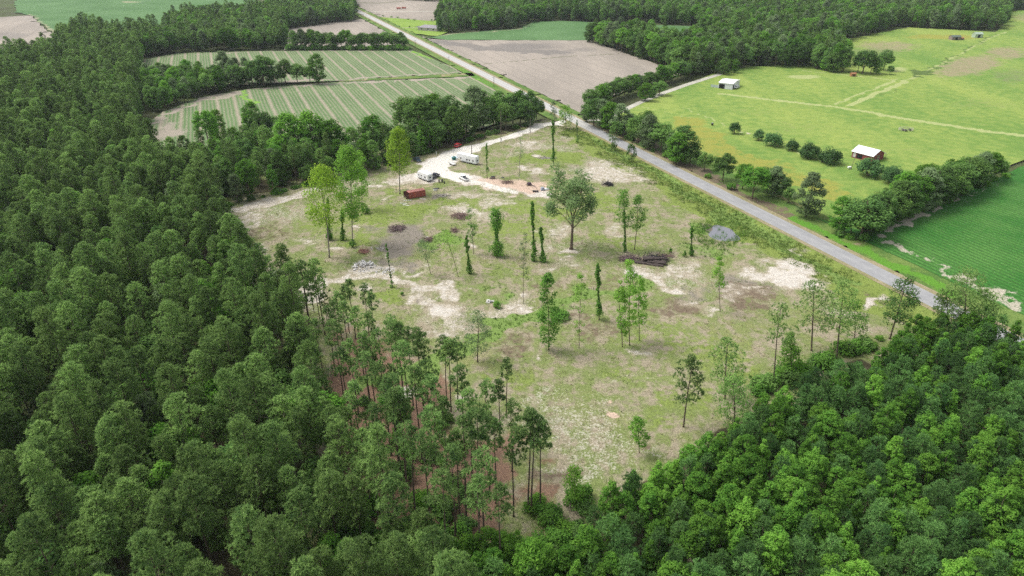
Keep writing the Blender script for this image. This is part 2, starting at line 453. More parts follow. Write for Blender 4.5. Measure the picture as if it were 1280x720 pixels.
# ---- materials of the ground
def field_mat(name, a, b, masks=(), rows=None, big=.02, fine=.5, grain=.25, stretch=None, rot=0.0):
    t = NT(name); p = t.pos()
    n1 = t.noise(p, big, 4, stretch=stretch, rot=rot); n2 = t.noise(p, fine, 4); n3 = t.noise(p, 2.2, 3)
    c = t.mix(t.ss(t.math('ADD', t.math('MULTIPLY', n1, .6), t.math('MULTIPLY', n2, .4)), .38, .62), a, b)
    if rows:
        soil, period, gap, fperiod, fs = rows
        dt = t.n('VectorMath', operation='DOT_PRODUCT'); t.put(dt.inputs[0], p); dt.inputs[1].default_value = RN
        d = t.math('ADD', dt.outputs['Value'], t.math('MULTIPLY', t.noise(p, .05, 2), .8))
        fr = t.math('FRACT', t.math('DIVIDE', d, period))
        gapm = t.ss(t.math('ABSOLUTE', t.math('SUBTRACT', fr, .5)), gap / period * .4, gap / period * .8, 1, 0)
        ff = t.math('ABSOLUTE', t.math('SUBTRACT', t.math('FRACT', t.math('DIVIDE', d, fperiod)), .5))
        frm = t.math('MULTIPLY', t.ss(ff, .12, .4), fs)
        c = t.mix(t.math('MAXIMUM', t.math('MULTIPLY', gapm, t.ss(n2, .3, .5, .55, 1)), t.math('MULTIPLY', frm, t.ss(n2, .3, .7, .4, 1.3))), c, soil)
    for m, col, k in masks:
        c = t.mix(t.masked(m, t.math('ADD', t.math('MULTIPLY', n2, .6), t.math('MULTIPLY', n3, .4)), k), c, col)
    c = t.mul(c, t.ss(n3, .2, .8, .87 * (1 - grain), .87 * (1 + grain)))
    return t.bsdf(c, .95, bump=n3, bd=.12, spec=.1)
M['base'] = field_mat('meadow_soil', (.07, .075, .035), (.09, .12, .04))
M['crop'] = field_mat('row_crop', (.110, .185, .070), (.145, .225, .090), rows=((.34, .30, .22), 9.5, 1.15, 1.9, .55), masks=(('soil', (.36, .31, .25), .7), ('lush', (.2, .36, .06), .6)))
M['bare'] = field_mat('bare_soil', (.29, .255, .215), (.41, .355, .295), rows=((.25, .22, .185), 12, .5, 2.6, .3), masks=(('dark', (.21, .19, .17), 1.0), ('ditch', (.13, .135, .07), .5)), grain=.12, stretch=(1, .25, 1), rot=math.radians(20))
M['far_green'] = field_mat('green_crop', (.085, .175, .06), (.12, .225, .085), masks=(('tan', (.3, .3, .18), .6), ('dark', (.05, .1, .05), .5)), grain=.12)
M['pasture'] = field_mat('pasture_grass', (.140, .248, .050), (.280, .352, .082), masks=(('brown', (.30, .26, .15), 1.2), ('dull', (.18, .22, .09), 1.2), ('gold', (.285, .29, .06), 1.4), ('track', (.36, .40, .16), .9), ('dark', (.10, .15, .04), .7), ('sand', (.5, .45, .34), .5)), big=.018, fine=.22, grain=.3, stretch=(1, .3, 1), rot=math.radians(-25))
M['soy'] = field_mat('soybean_crop', (.042, .165, .026), (.092, .228, .048), masks=(('sand', (.44, .40, .31), 1.3), ('weed', (.08, .17, .04), .8)), big=.05, fine=.6, grain=.45, rows=((.03, .085, .018), 30, .1, 2.0, .6))
M['verge'] = field_mat('roadside_grass', (.085, .165, .035), (.17, .24, .06), masks=(('tan', (.32, .27, .16), 1.0), ('brown', (.17, .13, .09), 1.2), ('lush', (.11, .26, .03), .8)), big=.06, grain=.35)
M['lawn'] = field_mat('mown_lawn', (.19, .30, .05), (.25, .36, .07), masks=(('tan', (.4, .36, .28), .6),), grain=.15)
M['sand_road'] = field_mat('pale_sand_road', (.50, .47, .40), (.62, .59, .52), big=.1, grain=.12)
M['gravel'] = field_mat('pale_gravel', (.42, .40, .33), (.52, .5, .42), big=.1, grain=.12)

t = NT('clearing_soil'); p = t.pos()
n0 = t.noise(p, .05, 4); n1 = t.noise(p, .16, 5, .6); n2 = t.noise(p, .55, 5, .62); n3 = t.noise(p, 2.4, 4, .65)
st = t.noise(p, .35, 4, .6, stretch=(1, .3, 1), rot=math.radians(40))
mixn = t.math('ADD', t.math('MULTIPLY', n1, .45), t.math('ADD', t.math('MULTIPLY', n2, .30), t.math('MULTIPLY', st, .25)))
c = t.mix(t.ss(mixn, .42, .55), (.335, .288, .200), (.195, .240, .078))
c = t.mix(t.ss(t.math('ADD', t.math('MULTIPLY', n0, .5), t.math('MULTIPLY', n2, .5)), .50, .66, 0, .7), c, (.27, .27, .11))
speck = t.math('MULTIPLY', t.ss(n3, .60, .74), t.ss(mixn, .44, .60))
c = t.mix(t.math('MULTIPLY', speck, .7), c, (.54, .49, .40))
fn = t.math('ADD', t.math('MULTIPLY', n3, .6), t.math('MULTIPLY', n2, .4))
c = t.mix(t.math('MULTIPLY', t.masked('speck', fn, 3.0), .62), c, (.52, .48, .41))
c = t.mix(t.math('MULTIPLY', t.ss(t.noise(p, 1.1, 4, .6), .62, .72), .6), c, (.13, .12, .07))
br = t.math('ADD', t.math('MULTIPLY', n2, .6), t.math('ADD', t.math('MULTIPLY', n3, .25), t.math('MULTIPLY', n1, .15)))
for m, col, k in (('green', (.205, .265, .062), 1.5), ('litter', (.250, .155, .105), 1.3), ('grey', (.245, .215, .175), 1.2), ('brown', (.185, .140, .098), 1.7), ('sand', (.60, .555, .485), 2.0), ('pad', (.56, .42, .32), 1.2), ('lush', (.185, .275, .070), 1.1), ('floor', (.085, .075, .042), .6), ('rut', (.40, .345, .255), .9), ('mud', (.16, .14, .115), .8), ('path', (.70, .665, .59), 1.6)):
    if m == 'sand':
        c = t.mix(t.ss(t.math('ADD', t.math('MULTIPLY', t.attr(m), 1.25), t.math('MULTIPLY', t.math('SUBTRACT', br, .5), 2.2)), .15, .85), c, (.42, .365, .275))
        c = t.mix(t.ss(t.math('ADD', t.attr(m), t.math('MULTIPLY', t.math('SUBTRACT', br, .5), 2.6)), .32, .95), c, col)
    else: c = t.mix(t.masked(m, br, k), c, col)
c = t.mul(c, t.ss(n3, .2, .8, .60, 1.10))
M['clearing'] = t.bsdf(c, .95, bump=t.math('ADD', n3, n2), bd=.16, spec=.1)

t = NT('worn_asphalt'); p = t.pos()
n1 = t.noise(p, .25, 4); n2 = t.noise(p, 3, 4)
c = t.mix(t.ss(n1, .35, .65), (.285, .285, .285), (.335, .333, .328))
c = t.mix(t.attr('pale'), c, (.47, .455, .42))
c = t.mix(t.math('MULTIPLY', t.attr('wheel'), .35), c, (.235, .235, .238))
c = t.mul(c, t.ss(n2, .2, .8, .86, 1.06))
M['asphalt'] = t.bsdf(c, .9, spec=.2)
t = NT('pond_water'); p = t.pos()
M['water'] = t.bsdf(t.mix(t.ss(t.noise(p, .35, 3), .4, .6), (.150, .150, .168), (.156, .156, .172)), .02, spec=1.0)

# ---- the sheets
o = link('ground', mk_mesh('ground', [(-6000, -500, -.9), (6000, -500, -.9), (6000, 7000, -.9), (-6000, 7000, -.9)], [[(0, 1, 2, 3)]], M['base'])); tag(o, kind='structure')
CLEAR = [(215, 262), (270, 232), (330, 205), (440, 195), (530, 182), (590, 168), (664, 153), (704, 141), (719, 150), (760, 170), (900, 239), (1000, 289), (1100, 339), (1188, 383), (1260, 421), (1270, 620), (860, 800), (200, 800), (150, 560)]
SAND = [('s', [(700, 152), (663, 163), (620, 177), (585, 188)], 5, .9), ('s', [(590, 186), (562, 196), (545, 206), (540, 214)], 12, 1), ('s', [(545, 206), (556, 217), (578, 224), (600, 229), (640, 238), (672, 243)], 7, .8), ('s', [(540, 214), (528, 224), (515, 222)], 9, .75),
        ('s', [(283, 268), (330, 255), (388, 240)], 7, .62), ('s', [(300, 282), (322, 268)], 5, .5), ('e', 330, 360, 14, 10, .5), ('s', [(300, 300), (320, 330), (345, 372)], 4, .45),
        ('s', [(350, 385), (403, 347), (430, 343), (483, 353), (537, 361), (572, 364)], 5, .62), ('e', 430, 367, 14, 6, .72), ('e', 545, 393, 30, 22, .82), ('e', 520, 372, 16, 8, .6), ('e', 636, 386, 22, 13, .62), ('e', 612, 395, 15, 10, .5), ('e', 655, 372, 14, 6, .5),
        ('e', 718, 315, 17, 6, .8), ('e', 828, 338, 22, 9, .55), ('e', 822, 352, 22, 8, .78, 15), ('e', 843, 362, 18, 5, .8), ('e', 868, 342, 30, 10, .5), ('e', 985, 343, 42, 15, .86), ('e', 950, 338, 25, 8, .6), ('e', 1105, 382, 13, 9, .8), ('e', 1042, 402, 16, 6, .65), ('e', 1008, 318, 14, 6, .55), ('e', 895, 396, 15, 5, .5), ('e', 870, 378, 12, 5, .45),
        ('e', 700, 578, 8, 6, .5), ('e', 760, 480, 12, 5, .45), ('e', 790, 440, 14, 5, .5), ('e', 830, 560, 14, 6, .45), ('e', 520, 490, 12, 18, .8), ('e', 580, 500, 18, 8, .4),
        ('e', 662, 182, 22, 6, .55), ('e', 676, 196, 12, 2.5, .7), ('e', 660, 213, 24, 4, .6), ('e', 755, 214, 42, 13, .56), ('e', 776, 226, 28, 6, .55), ('e', 700, 172, 10, 3, .45), ('e', 575, 266, 38, 10, .56), ('e', 618, 252, 24, 6, .5), ('e', 590, 243, 40, 5, .5), ('e', 430, 222, 18, 5, .5), ('e', 470, 236, 22, 5, .62), ('e', 500, 226, 20, 6, .6), ('e', 490, 248, 12, 3, .5),
        ('e', 420, 308, 20, 4, .6), ('e', 454, 286, 9, 2, .9), ('e', 480, 318, 10, 3, .6), ('e', 455, 335, 18, 8, .62), ('e', 482, 338, 14, 6, .7), ('e', 510, 336, 18, 5, .55, -20), ('e', 597, 313, 8, 3, .8), ('e', 690, 290, 30, 6, .45), ('e', 760, 290, 20, 4, .45), ('e', 700, 330, 20, 6, .42), ('e', 688, 442, 10, 5, .6), ('e', 380, 300, 25, 6, .42), ('e', 800, 470, 22, 5, .42), ('e', 930, 370, 30, 5, .45)]
LUSH = [('s', [(730, 172), (760, 187), (800, 206), (860, 237), (930, 283), (1000, 322), (1060, 350)], 7, .62), ('e', 975, 305, 50, 16, .6, 26), ('e', 880, 315, 45, 10, .55), ('e', 925, 275, 30, 10, .62, 26), ('e', 561, 301, 24, 11, .95), ('s', [(455, 482), (505, 462), (560, 432), (610, 410), (660, 396), (700, 382), (750, 368), (800, 358)], 5, .8), ('e', 770, 240, 6, 2, .9), ('e', 470, 378, 24, 8, .4), ('e', 600, 355, 30, 7, .45), ('e', 880, 292, 18, 8, .75), ('e', 1040, 370, 40, 10, .5, 26), ('e', 700, 395, 40, 8, .6), ('e', 620, 375, 12, 6, .7)]
GREEN = [('e', 690, 198, 60, 10, .75), ('e', 720, 172, 30, 14, .7), ('s', [(560, 253), (640, 255), (700, 270)], 12, .62), ('e', 480, 270, 60, 22, .6), ('e', 640, 285, 60, 18, .58), ('e', 740, 255, 60, 16, .6), ('e', 770, 300, 50, 14, .5), ('e', 830, 420, 80, 30, .45), ('e', 900, 450, 60, 30, .52), ('e', 780, 470, 60, 20, .5), ('e', 520, 262, 30, 10, .7), ('e', 410, 280, 50, 14, .55), ('e', 450, 300, 30, 10, .6), ('s', [(720, 168), (860, 238), (1000, 320), (1130, 385)], 20, .8), ('e', 640, 470, 40, 20, .5), ('e', 500, 245, 25, 7, .6), ('e', 640, 340, 60, 12, .45), ('e', 480, 375, 30, 12, .6), ('e', 850, 500, 40, 30, .5)]
MASK = dict(sand=SAND, lush=LUSH, green=GREEN,
            path=[('s', [(702, 152), (663, 163), (620, 177), (585, 188)], 4.6, 1), ('s', [(590, 186), (562, 196), (547, 205), (542, 212)], 10, 1), ('s', [(545, 206), (556, 217), (576, 224)], 8, .9), ('s', [(542, 212), (530, 220)], 8, .8), ('s', [(576, 224), (600, 230), (640, 242)], 4, .6)],
            pad=[('e', 650, 234, 34, 10, .75), ('e', 620, 232, 30, 8, .55), ('e', 760, 511, 20, 9, .95), ('e', 515, 236, 22, 6, .5)],
            litter=[('e', 480, 530, 90, 110, 1), ('e', 430, 480, 35, 50, .8), ('e', 470, 640, 60, 50, .9), ('e', 580, 612, 78, 76, 1), ('e', 680, 632, 36, 22, .62), ('e', 450, 450, 40, 36, .8)],
            grey=[('e', 505, 302, 36, 18, .75, -20), ('e', 480, 330, 30, 12, .6), ('e', 480, 285, 25, 5, .5), ('e', 535, 380, 10, 12, .95), ('e', 555, 245, 10, 3, .7), ('e', 930, 362, 50, 18, .6), ('e', 870, 370, 30, 12, .5), ('e', 560, 400, 40, 20, .45), ('e', 718, 315, 12, 4, .5)],
            brown=[('e', 850, 385, 40, 20, .6), ('e', 940, 375, 40, 20, .6), ('e', 960, 330, 60, 10, .35), ('e', 750, 410, 50, 16, .5), ('e', 640, 430, 40, 16, .5), ('e', 330, 290, 50, 20, .45), ('e', 770, 350, 50, 14, .42), ('e', 680, 355, 50, 10, .5), ('e', 690, 610, 30, 30, .55), ('e', 820, 545, 40, 14, .5), ('s', [(735, 182), (850, 241), (1000, 324), (1125, 389)], 3, .4)],
            speck=[('e', 735, 550, 70, 62, .42), ('e', 690, 595, 28, 34, .46), ('e', 690, 500, 30, 20, .4), ('e', 730, 612, 24, 22, .48), ('e', 640, 540, 40, 30, .3), ('e', 560, 400, 60, 30, .38), ('e', 470, 335, 60, 16, .4), ('e', 640, 388, 40, 18, .4), ('e', 845, 350, 60, 24, .4), ('e', 985, 345, 70, 22, .42), ('e', 755, 215, 70, 18, .45), ('e', 680, 190, 50, 16, .42), ('e', 330, 265, 70, 22, .42), ('e', 600, 260, 60, 14, .4), ('e', 450, 230, 60, 12, .42), ('e', 940, 375, 60, 20, .3), ('e', 820, 560, 40, 14, .38), ('e', 1060, 395, 40, 18, .4), ('e', 700, 310, 60, 14, .33), ('e', 350, 380, 60, 14, .4)],
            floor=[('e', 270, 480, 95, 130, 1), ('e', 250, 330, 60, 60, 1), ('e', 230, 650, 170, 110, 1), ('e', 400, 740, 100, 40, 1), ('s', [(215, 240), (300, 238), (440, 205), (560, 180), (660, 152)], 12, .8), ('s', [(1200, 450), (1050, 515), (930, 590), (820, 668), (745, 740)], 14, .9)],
            rut=[('s', q, 1.3, .5) for q in ([(588, 232), (604, 262), (585, 300), (560, 348), (500, 356)], [(593, 231), (610, 262), (590, 302), (566, 351), (505, 359)], [(880, 345), (940, 352), (1000, 372), (1060, 392)], [(880, 350), (936, 357), (996, 378), (1054, 398)])],
            mud=[('e', 905, 293, 20, 10, .6)])
sheet('clearing_ground', CLEAR, 1.0, 0.0, M['clearing'], MASK, relief)

# road: asphalt with shoulders
def road_sheet():
    L0, L1 = -30.0, (RB - RA).length + 75
    n = int((L1 - L0) / 5); offs = (-3.45, -1.9, -1.2, 0, 1.2, 1.9, 3.45)
    v, f, pale, wh = [], [], [], []
    for i in range(n + 1):
        q = RA + RD * (L0 + (L1 - L0) * i / n)
        for k, s in enumerate(offs):
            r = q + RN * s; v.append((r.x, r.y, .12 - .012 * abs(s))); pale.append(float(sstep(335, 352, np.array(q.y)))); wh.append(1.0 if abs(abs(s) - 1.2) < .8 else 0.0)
        if i: f += [((i - 1) * 7 + k, i * 7 + k, i * 7 + k + 1, (i - 1) * 7 + k + 1) for k in range(6)]
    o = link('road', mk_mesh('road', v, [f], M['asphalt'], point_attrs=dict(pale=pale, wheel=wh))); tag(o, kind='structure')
road_sheet()
def along(s0, s1, l0, l1, n=2):
    return [RA + RD * (l0 + (l1 - l0) * i / n) + RN * ((s0 + s1) / 2) for i in range(n + 1)]
LR = (RB - RA).length
M['shoulder'] = field_mat('dry_grass_shoulder', (.34, .285, .185), (.25, .23, .11), big=.15, grain=.3)
for s0, s1 in ((-5.2, -3.40), (3.40, 5.6)):
    strip('road_shoulder', along(s0, s1, -30, LR + 75), abs(s1 - s0), .055, M['shoulder'], px=False)
# grass beyond the road on the pasture side
PAST = [(716, 146), (740, 150), (770, 158), (800, 163), (850, 190), (900, 224), (1000, 277), (1060, 306), (1090, 322), (1140, 345), (1200, 372), (1300, 412), (1300, 500), (1179, 375.3), (1000, 285.8), (860, 215.8), (722, 146.5)]
def W(s, l): return RA + RD * l + RN * s
lI = (g(712, 149) - RA).dot(RD)
sheet('roadside_verge', [W(5.0, lI), W(5.0, LR + 75), W(20, LR + 75), W(20, lI)], 1.5, -.02, M['verge'],
      dict(tan=[('s', [(1085, 335), (1190, 386)], 4, .5), ('e', 1090, 305, 16, 5, .9)], brown=[('s', [(735, 152), (790, 172), (850, 205), (920, 240), (985, 272)], 8, .62), ('e', 905, 231, 14, 5, .9)], lush=[('s', [(1000, 275), (1060, 305), (1150, 350), (1200, 380)], 6, .7)]), world=True)
sheet('roadside_verge', [W(-5.0, -30), W(-5.0, lI), W(-11, lI), W(-11, -30)], 3, -.02, M['verge'], dict(lush=[('e', 600, 95, 60, 30, .5)]), world=True)
sheet('roadside_verge', [W(5.2, -30), W(5.2, lI), W(10.5, lI), W(10.5, -30)], 3, -.02, M['verge'], dict(brown=[('s', [(530, 50), (700, 137)], 3, .5)]), world=True)

sheet('pasture', [W(18, lI - 10), W(18, lI + 130), W(16, lI + 235), (g(1110, 262)), g(1180, 228), g(1236, 219), g(1300, 190), g(1420, 160), g(1420, 6), g(1262, 14), g(1245, 40), g(1136, 34), g(1062, 48), g(1000, 80), g(930, 84), g(893, 92), g(850, 108), g(800, 126), g(757, 148)], 2.5, -.03, M['pasture'],
      dict(brown=[('e', 1210, 82, 62, 15, .62, -12), ('e', 1260, 66, 35, 10, .6), ('e', 1110, 58, 50, 9, .56), ('e', 1280, 22, 20, 8, .5), ('e', 1050, 168, 20, 4, .3)],
           dull=[('e', 1000, 160, 70, 12, .38), ('e', 1150, 190, 60, 12, .36), ('e', 940, 140, 40, 8, .36), ('e', 1230, 130, 60, 10, .4), ('s', [(870, 160), (930, 195), (1020, 235)], 9, .42), ('e', 1265, 95, 40, 14, .5), ('e', 1090, 66, 45, 10, .5), ('e', 1200, 150, 90, 14, .3), ('e', 1000, 130, 60, 8, .35)],
           gold=[('s', [(860, 150), (900, 188), (960, 215), (1040, 240)], 18, .6), ('e', 1180, 46, 60, 4, .7), ('e', 960, 205, 50, 10, .5)],
           track=[('s', [(900, 117), (960, 124), (1040, 133), (1130, 148), (1230, 164), (1300, 172)], 5, .8), ('s', [(1060, 132), (1105, 113), (1131, 102)], 3.5, .9), ('s', [(1042, 130), (1090, 112), (1122, 99)], 2.5, .7), ('s', [(1131, 102), (1180, 78), (1240, 46), (1258, 40)], 3, .6), ('s', [(1000, 88), (1060, 94), (1130, 101)], 2.5, .7), ('e', 1005, 96, 25, 3, .75), ('s', [(855, 135), (885, 147), (930, 165), (1000, 192)], 2.2, .6), ('e', 1122, 87, 18, 4, .7), ('s', [(790, 130), (830, 140), (870, 148)], 2, .6)],
           dark=[('s', [(1140, 96), (1190, 72), (1245, 42)], 2.6, .75), ('e', 1155, 92, 16, 3.5, .75), ('s', [(1100, 122), (1150, 100)], 3, .5), ('s', [(780, 140), (850, 182), (940, 232), (1020, 265)], 5, .4)],
           sand=[('e', 926, 165, 8, 2, .7)]), wiggle=.5, seed=3)
sheet('soybean_field', [W(15, LR - 60), W(15, LR + 75), g(1480, 420), g(1480, 160), g(1310, 193), g(1250, 221), g(1190, 240), g(1130, 262), g(1085, 290)], 1.5, .03, M['soy'],
      dict(sand=[('e', 1102, 302, 17, 6, .9), ('e', 1125, 306, 12, 4, .6), ('s', [(1090, 289), (1140, 273), (1195, 250)], 3.2, .8), ('s', [(1195, 250), (1240, 230)], 2, .5), ('s', [(1130, 308), (1170, 335), (1200, 348), (1240, 368), (1290, 392)], 2.6, .6), ('e', 1258, 372, 16, 5, .7), ('e', 1165, 322, 14, 4, .4)], weed=[('s', [(1100, 325), (1180, 362), (1280, 402)], 5, .5)]), wiggle=.4, seed=5)
sheet('crop_field', [g(186, 152), g(205, 139), g(252, 121), g(312, 111), g(420, 102.5), g(560, 97), g(594, 95), W(-11.5, (g(640, 112) - RA).dot(RD)), W(-11.5, (g(690, 138) - RA).dot(RD)), g(560, 172), g(420, 192), g(320, 196), g(200, 184)], 2.0, -.03, M['crop'],
      dict(soil=[('s', [(190, 152), (250, 124), (312, 113), (420, 104), (590, 96.5)], 4.2, .75), ('e', 208, 162, 26, 18, .62), ('s', [(240, 128), (310, 116)], 5, .6)], lush=[('s', [(310, 114), (316, 128)], 4, .9), ('s', [(602, 98), (660, 126)], 6, .8)]), wiggle=.3)
sheet('crop_field', [g(176, 75), g(222, 66.5), g(330, 63.5), g(515, 62.5), W(-11.5, (g(580, 82) - RA).dot(RD)), g(578, 91), g(430, 100.5), g(340, 104), g(180, 112)], 2.5, -.03, M['crop'],
      dict(soil=[('s', [(180, 72), (330, 64), (515, 63)], 3, .6), ('s', [(340, 102), (430, 99), (580, 90)], 4, .75)], lush=[('s', [(518, 64), (580, 84)], 8, .7)]), wiggle=.3)
sheet('farm_track', [g(415, 104), g(430, 100.6), g(578, 91.1), g(590, 91), g(594, 94.8), g(430, 101.6)], 2.5, -.02, M['verge'], dict(tan=[('s', [(420, 101), (500, 97), (590, 92.5)], 2.4, .7)]))
sheet('bare_field', [W(11, (g(520, 46) - RA).dot(RD)), g(560, 50), g(737, 50.5), g(763, 60), g(800, 73), g(856, 92), g(800, 108), g(740, 128), g(722, 142), W(11, lI - 2)], 2.5, -.03, M['bare'],
      dict(dark=[('s', [(545, 52), (620, 62), (700, 66)], 22, .6), ('e', 650, 58, 60, 6, .6), ('e', 730, 62, 30, 5, .5)], ditch=[('s', [(597, 81), (640, 77), (700, 71), (775, 67)], 1.6, .8)]), wiggle=.6, seed=2)
sheet('green_field', [g(531, 47.5), g(560, 42.5), g(600, 39), g(648, 36), g(668, 27), g(700, 26), g(870, 33), g(875, 44), g(760, 44), g(737, 50.3), g(560, 49.7)], 4, -.03, M['far_green'], dict(tan=[('s', [(535, 45), (600, 40), (650, 36), (665, 29)], 5, .6)]), wiggle=.6)
sheet('bare_field', [g(-40, 24), g(38, 19), g(70, 46), g(70, 70), g(-40, 84)], 5, -.03, M['bare'], dict(dark=[('e', 10, 46, 40, 9, .5)]), wiggle=.6)
sheet('green_field', [g(40, 20), (g(20, 15)), g(20, -14), g(345, -14), g(300, 12), g(215, 26), g(212, 40), g(72, 60), g(71, 44)], 5, -.03, M['far_green'], dict(tan=[('s', [(36, 18), (70, 43)], 5, .8), ('e', 163, 2.5, 12, 1.2, .9)], dark=[('s', [(120, 12), (160, 8), (200, -4)], 3, .6), ('s', [(60, 14), (140, 13), (230, 8)], 2, .5)]), wiggle=.6)
sheet('bare_field', [W(-12, (g(478, 42) - RA).dot(RD)), W(-12, (g(446, 24) - RA).dot(RD)), g(420, 28), g(360, 36), g(355, 62), g(510, 62)], 4, -.03, M['bare'], wiggle=.6)
sheet('bare_field', [W(11, (g(452, 9) - RA).dot(RD)), W(11, (g(478, 21) - RA).dot(RD)), g(540, 26), g(560, 12), g(556, -10), g(436, -10)], 4, -.03, M['bare'], dict(ditch=[('s', [(430, 2), (470, 4), (500, 2)], 16, .5)]), wiggle=.6)
sheet('lawn', [W(11, (g(478, 21.3) - RA).dot(RD)), W(11, (g(518, 42) - RA).dot(RD)), g(545, 45), g(560, 40), g(560, 24), g(540, 26.2)], 3, -.025, M['lawn'], dict(tan=[('s', [(497, 34.5), (523, 35)], 4, .8)]), wiggle=.4)
strip('farm_lane', [(440, 15.5), (480, 14.6), (548, 14.2)], 5, .01, M['gravel'])
strip('gravel_lane', [(712, 149), (735, 150), (757, 149.5), (775, 140), (800, 128), (830, 116), (858, 106), (880, 99), (902, 92)], [6, 4.5, 4, 4, 4, 4.2, 4.5, 4.5, 4], .02, M['gravel'])
# pond
PW = []
for i in range(40):
    a = 2 * math.pi * i / 40
    rr = 1 + .13 * math.sin(3 * a + 1) + .09 * math.sin(5 * a)
    PW.append(g(905 + 18 * rr * math.cos(a) * (1.05 if math.cos(a) < 0 else .95), 292.5 + 9.6 * rr * math.sin(a) + 3.2 * math.cos(a)))
PZ = gz(PONDC) + .22
o = link('pond_water', mk_mesh('pond_water', [(q.x, q.y, PZ) for q in PW], [[tuple(range(40))[::-1]]], M['water'])); tag(o, kind='structure')
# ---------------------------------------------------------------- forest trees: shapes shared by copies
R0 = np.random.default_rng(11)
PROTO = {}
PROTO['pine_tree'] = [pine_geo(R0, H=20 + R0.uniform(-2, 2), R=R0.uniform(2.5, 3.3), cb=R0.uniform(.46, .60), n=int(R0.integers(48, 66))) for _ in range(10)]
PROTO['thin_pine'] = [pine_geo(R0, H=20 + R0.uniform(-1.5, 1.5), R=R0.uniform(1.7, 2.3), cb=R0.uniform(.66, .76), n=int(R0.integers(22, 30)), r=.17, mat='pine_light', poms=15) for _ in range(5)]
PROTO['young_pine_tree'] = [pine_geo(R0, H=9.5 + R0.uniform(-1, 1), R=R0.uniform(1.7, 2.3), cb=.25, n=40, poms=12, need=8, mat='young_pine', L=.42, wd=.13, r=.1) for _ in range(6)]
PROTO['sweetgum_tree'] = [broad_geo(R0, H=11 + R0.uniform(-1, 1), R=R0.uniform(2.2, 3.1), cb=.12, shape=['oval', 'cone', 'round'][i % 3], n=96, per=52, leaf=.25, mat='sweetgum', r=.12, rcf=.215) for i in range(7)]
PROTO['broadleaf_tree'] = [broad_geo(R0, H=13 + R0.uniform(-1.5, 1.5), R=R0.uniform(3.2, 4.4), cb=R0.uniform(.04, .12), shape=['round', 'oval'][i % 2], n=96, per=62, leaf=.36, mat=['broad', 'broad', 'sweetgum'][i % 3] if i < 7 else 'grey_leaf', r=.2, rcf=.24) for i in range(8)]
PROTO['shrub'] = [bush_geo(R0, H=2.6, R=1.7, n=26, per=46, leaf=.24, mat=['broad', 'sweetgum', 'broad', 'vine'][i]) for i in range(4)]
HREF = {'pine_tree': 20, 'thin_pine': 20, 'young_pine_tree': 9.5, 'sweetgum_tree': 11, 'broadleaf_tree': 13, 'shrub': 2.6}

def poly_w(pts):     # vertices (px, py, z): the point seen at px, py at height z
    return [g(p[0], p[1], p[2] if len(p) > 2 else 0) for p in pts]
def scatter(P, d, rg, jit=.36):
    xs = [p.x for p in P]; ys = [p.y for p in P]; out = []
    y = min(ys); row = 0
    while y < max(ys):
        x = min(xs) + (d / 2 if row % 2 else 0)
        while x < max(xs):
            out.append((x + rg.uniform(-jit, jit) * d, y + rg.uniform(-jit, jit) * d)); x += d
        y += d * .87; row += 1
    a = np.array(out); k = in_poly(a[:, 0], a[:, 1], P)
    return a[k]
KEEP = [g(*p) for p in ((700, 152), (682, 157), (663, 163), (645, 168), (630, 174), (615, 178), (600, 183), (588, 187), (575, 191), (572, 186), (569, 186), (566, 190), (562, 194), (524, 204), (519, 201), (528, 207), (550, 200), (536, 208))]
CAND = []            # (name, proto list, index, x, y, rz, scale, area)
rg = random.Random(4)
def add(name, x, y, scale, area, proto=None, idx=None, wide=1.0):
    if y < 380 and min(math.hypot(x - q.x, y - q.y) for q in KEEP) < 5.5: return
    pl = proto or name
    CAND.append([name, pl, rg.randrange(len(PROTO[pl])) if idx is None else idx, x, y, rg.uniform(0, 6.283), scale, area, wide])

THIN = poly_w([(395, 418), (440, 442), (475, 468), (540, 540), (620, 560), (660, 640), (715, 655), (640, 712), (575, 722), (518, 712), (470, 648), (430, 570), (404, 500), (390, 436)])
A = poly_w([(-150, 62, 18), (0, 56, 18), (66, 49, 18), (72, 33, 18), (100, 22, 18), (150, 29, 18), (198, 25, 18), (205, 60, 0), (178, 76, 0), (176, 100, 0), (178, 140, 0), (172, 170, 0), (178, 198, 0), (225, 228, 0), (280, 262, 0), (285, 300, 0), (312, 345, 0), (345, 398, 0), (395, 412, 0), (440, 440, 0), (420, 500, 0), (450, 560, 0), (500, 640, 0), (560, 720, 0), (600, 840, 0), (-250, 840, 0), (-400, 400, 0)])
B = poly_w([(198, 25, 18), (213, 9, 18), (243, 4, 18), (330, -2, 18), (436, -14, 0), (446, 26, 0), (420, 28, 0), (360, 36, 0), (356, 61, 0), (330, 62, 0), (222, 65, 0), (178, 73, 0)])
Bt = poly_w([(-150, -8, 0), (60, -8, 0), (345, -13, 0), (440, -14, 0), (440, -30, 0), (-200, -30, 0)])
D_ = poly_w([(203, 186, 8), (240, 186, 10), (270, 172, 10), (320, 165, 10), (360, 168, 10), (430, 176, 10), (500, 162, 10), (560, 152, 10), (625, 140, 10), (672, 150, 4), (662, 158, 0), (603, 172, 0), (557, 187, 0), (515, 197, 0), (467, 214, 0), (420, 226, 0), (380, 234, 0), (337, 246, 0), (280, 260, 0), (245, 216, 0)])
F = poly_w([(705, 715, 4), (735, 655, 5), (775, 600, 7), (822, 580, 7), (870, 552, 8), (935, 512, 8), (985, 488, 8), (1030, 462, 8), (1085, 440, 8), (1140, 412, 8), (1185, 392, 8), (1280, 398, 8), (1420, 430, 8), (1500, 820, 0), (600, 860, 0), (560, 720, 0), (640, 706, 0)])
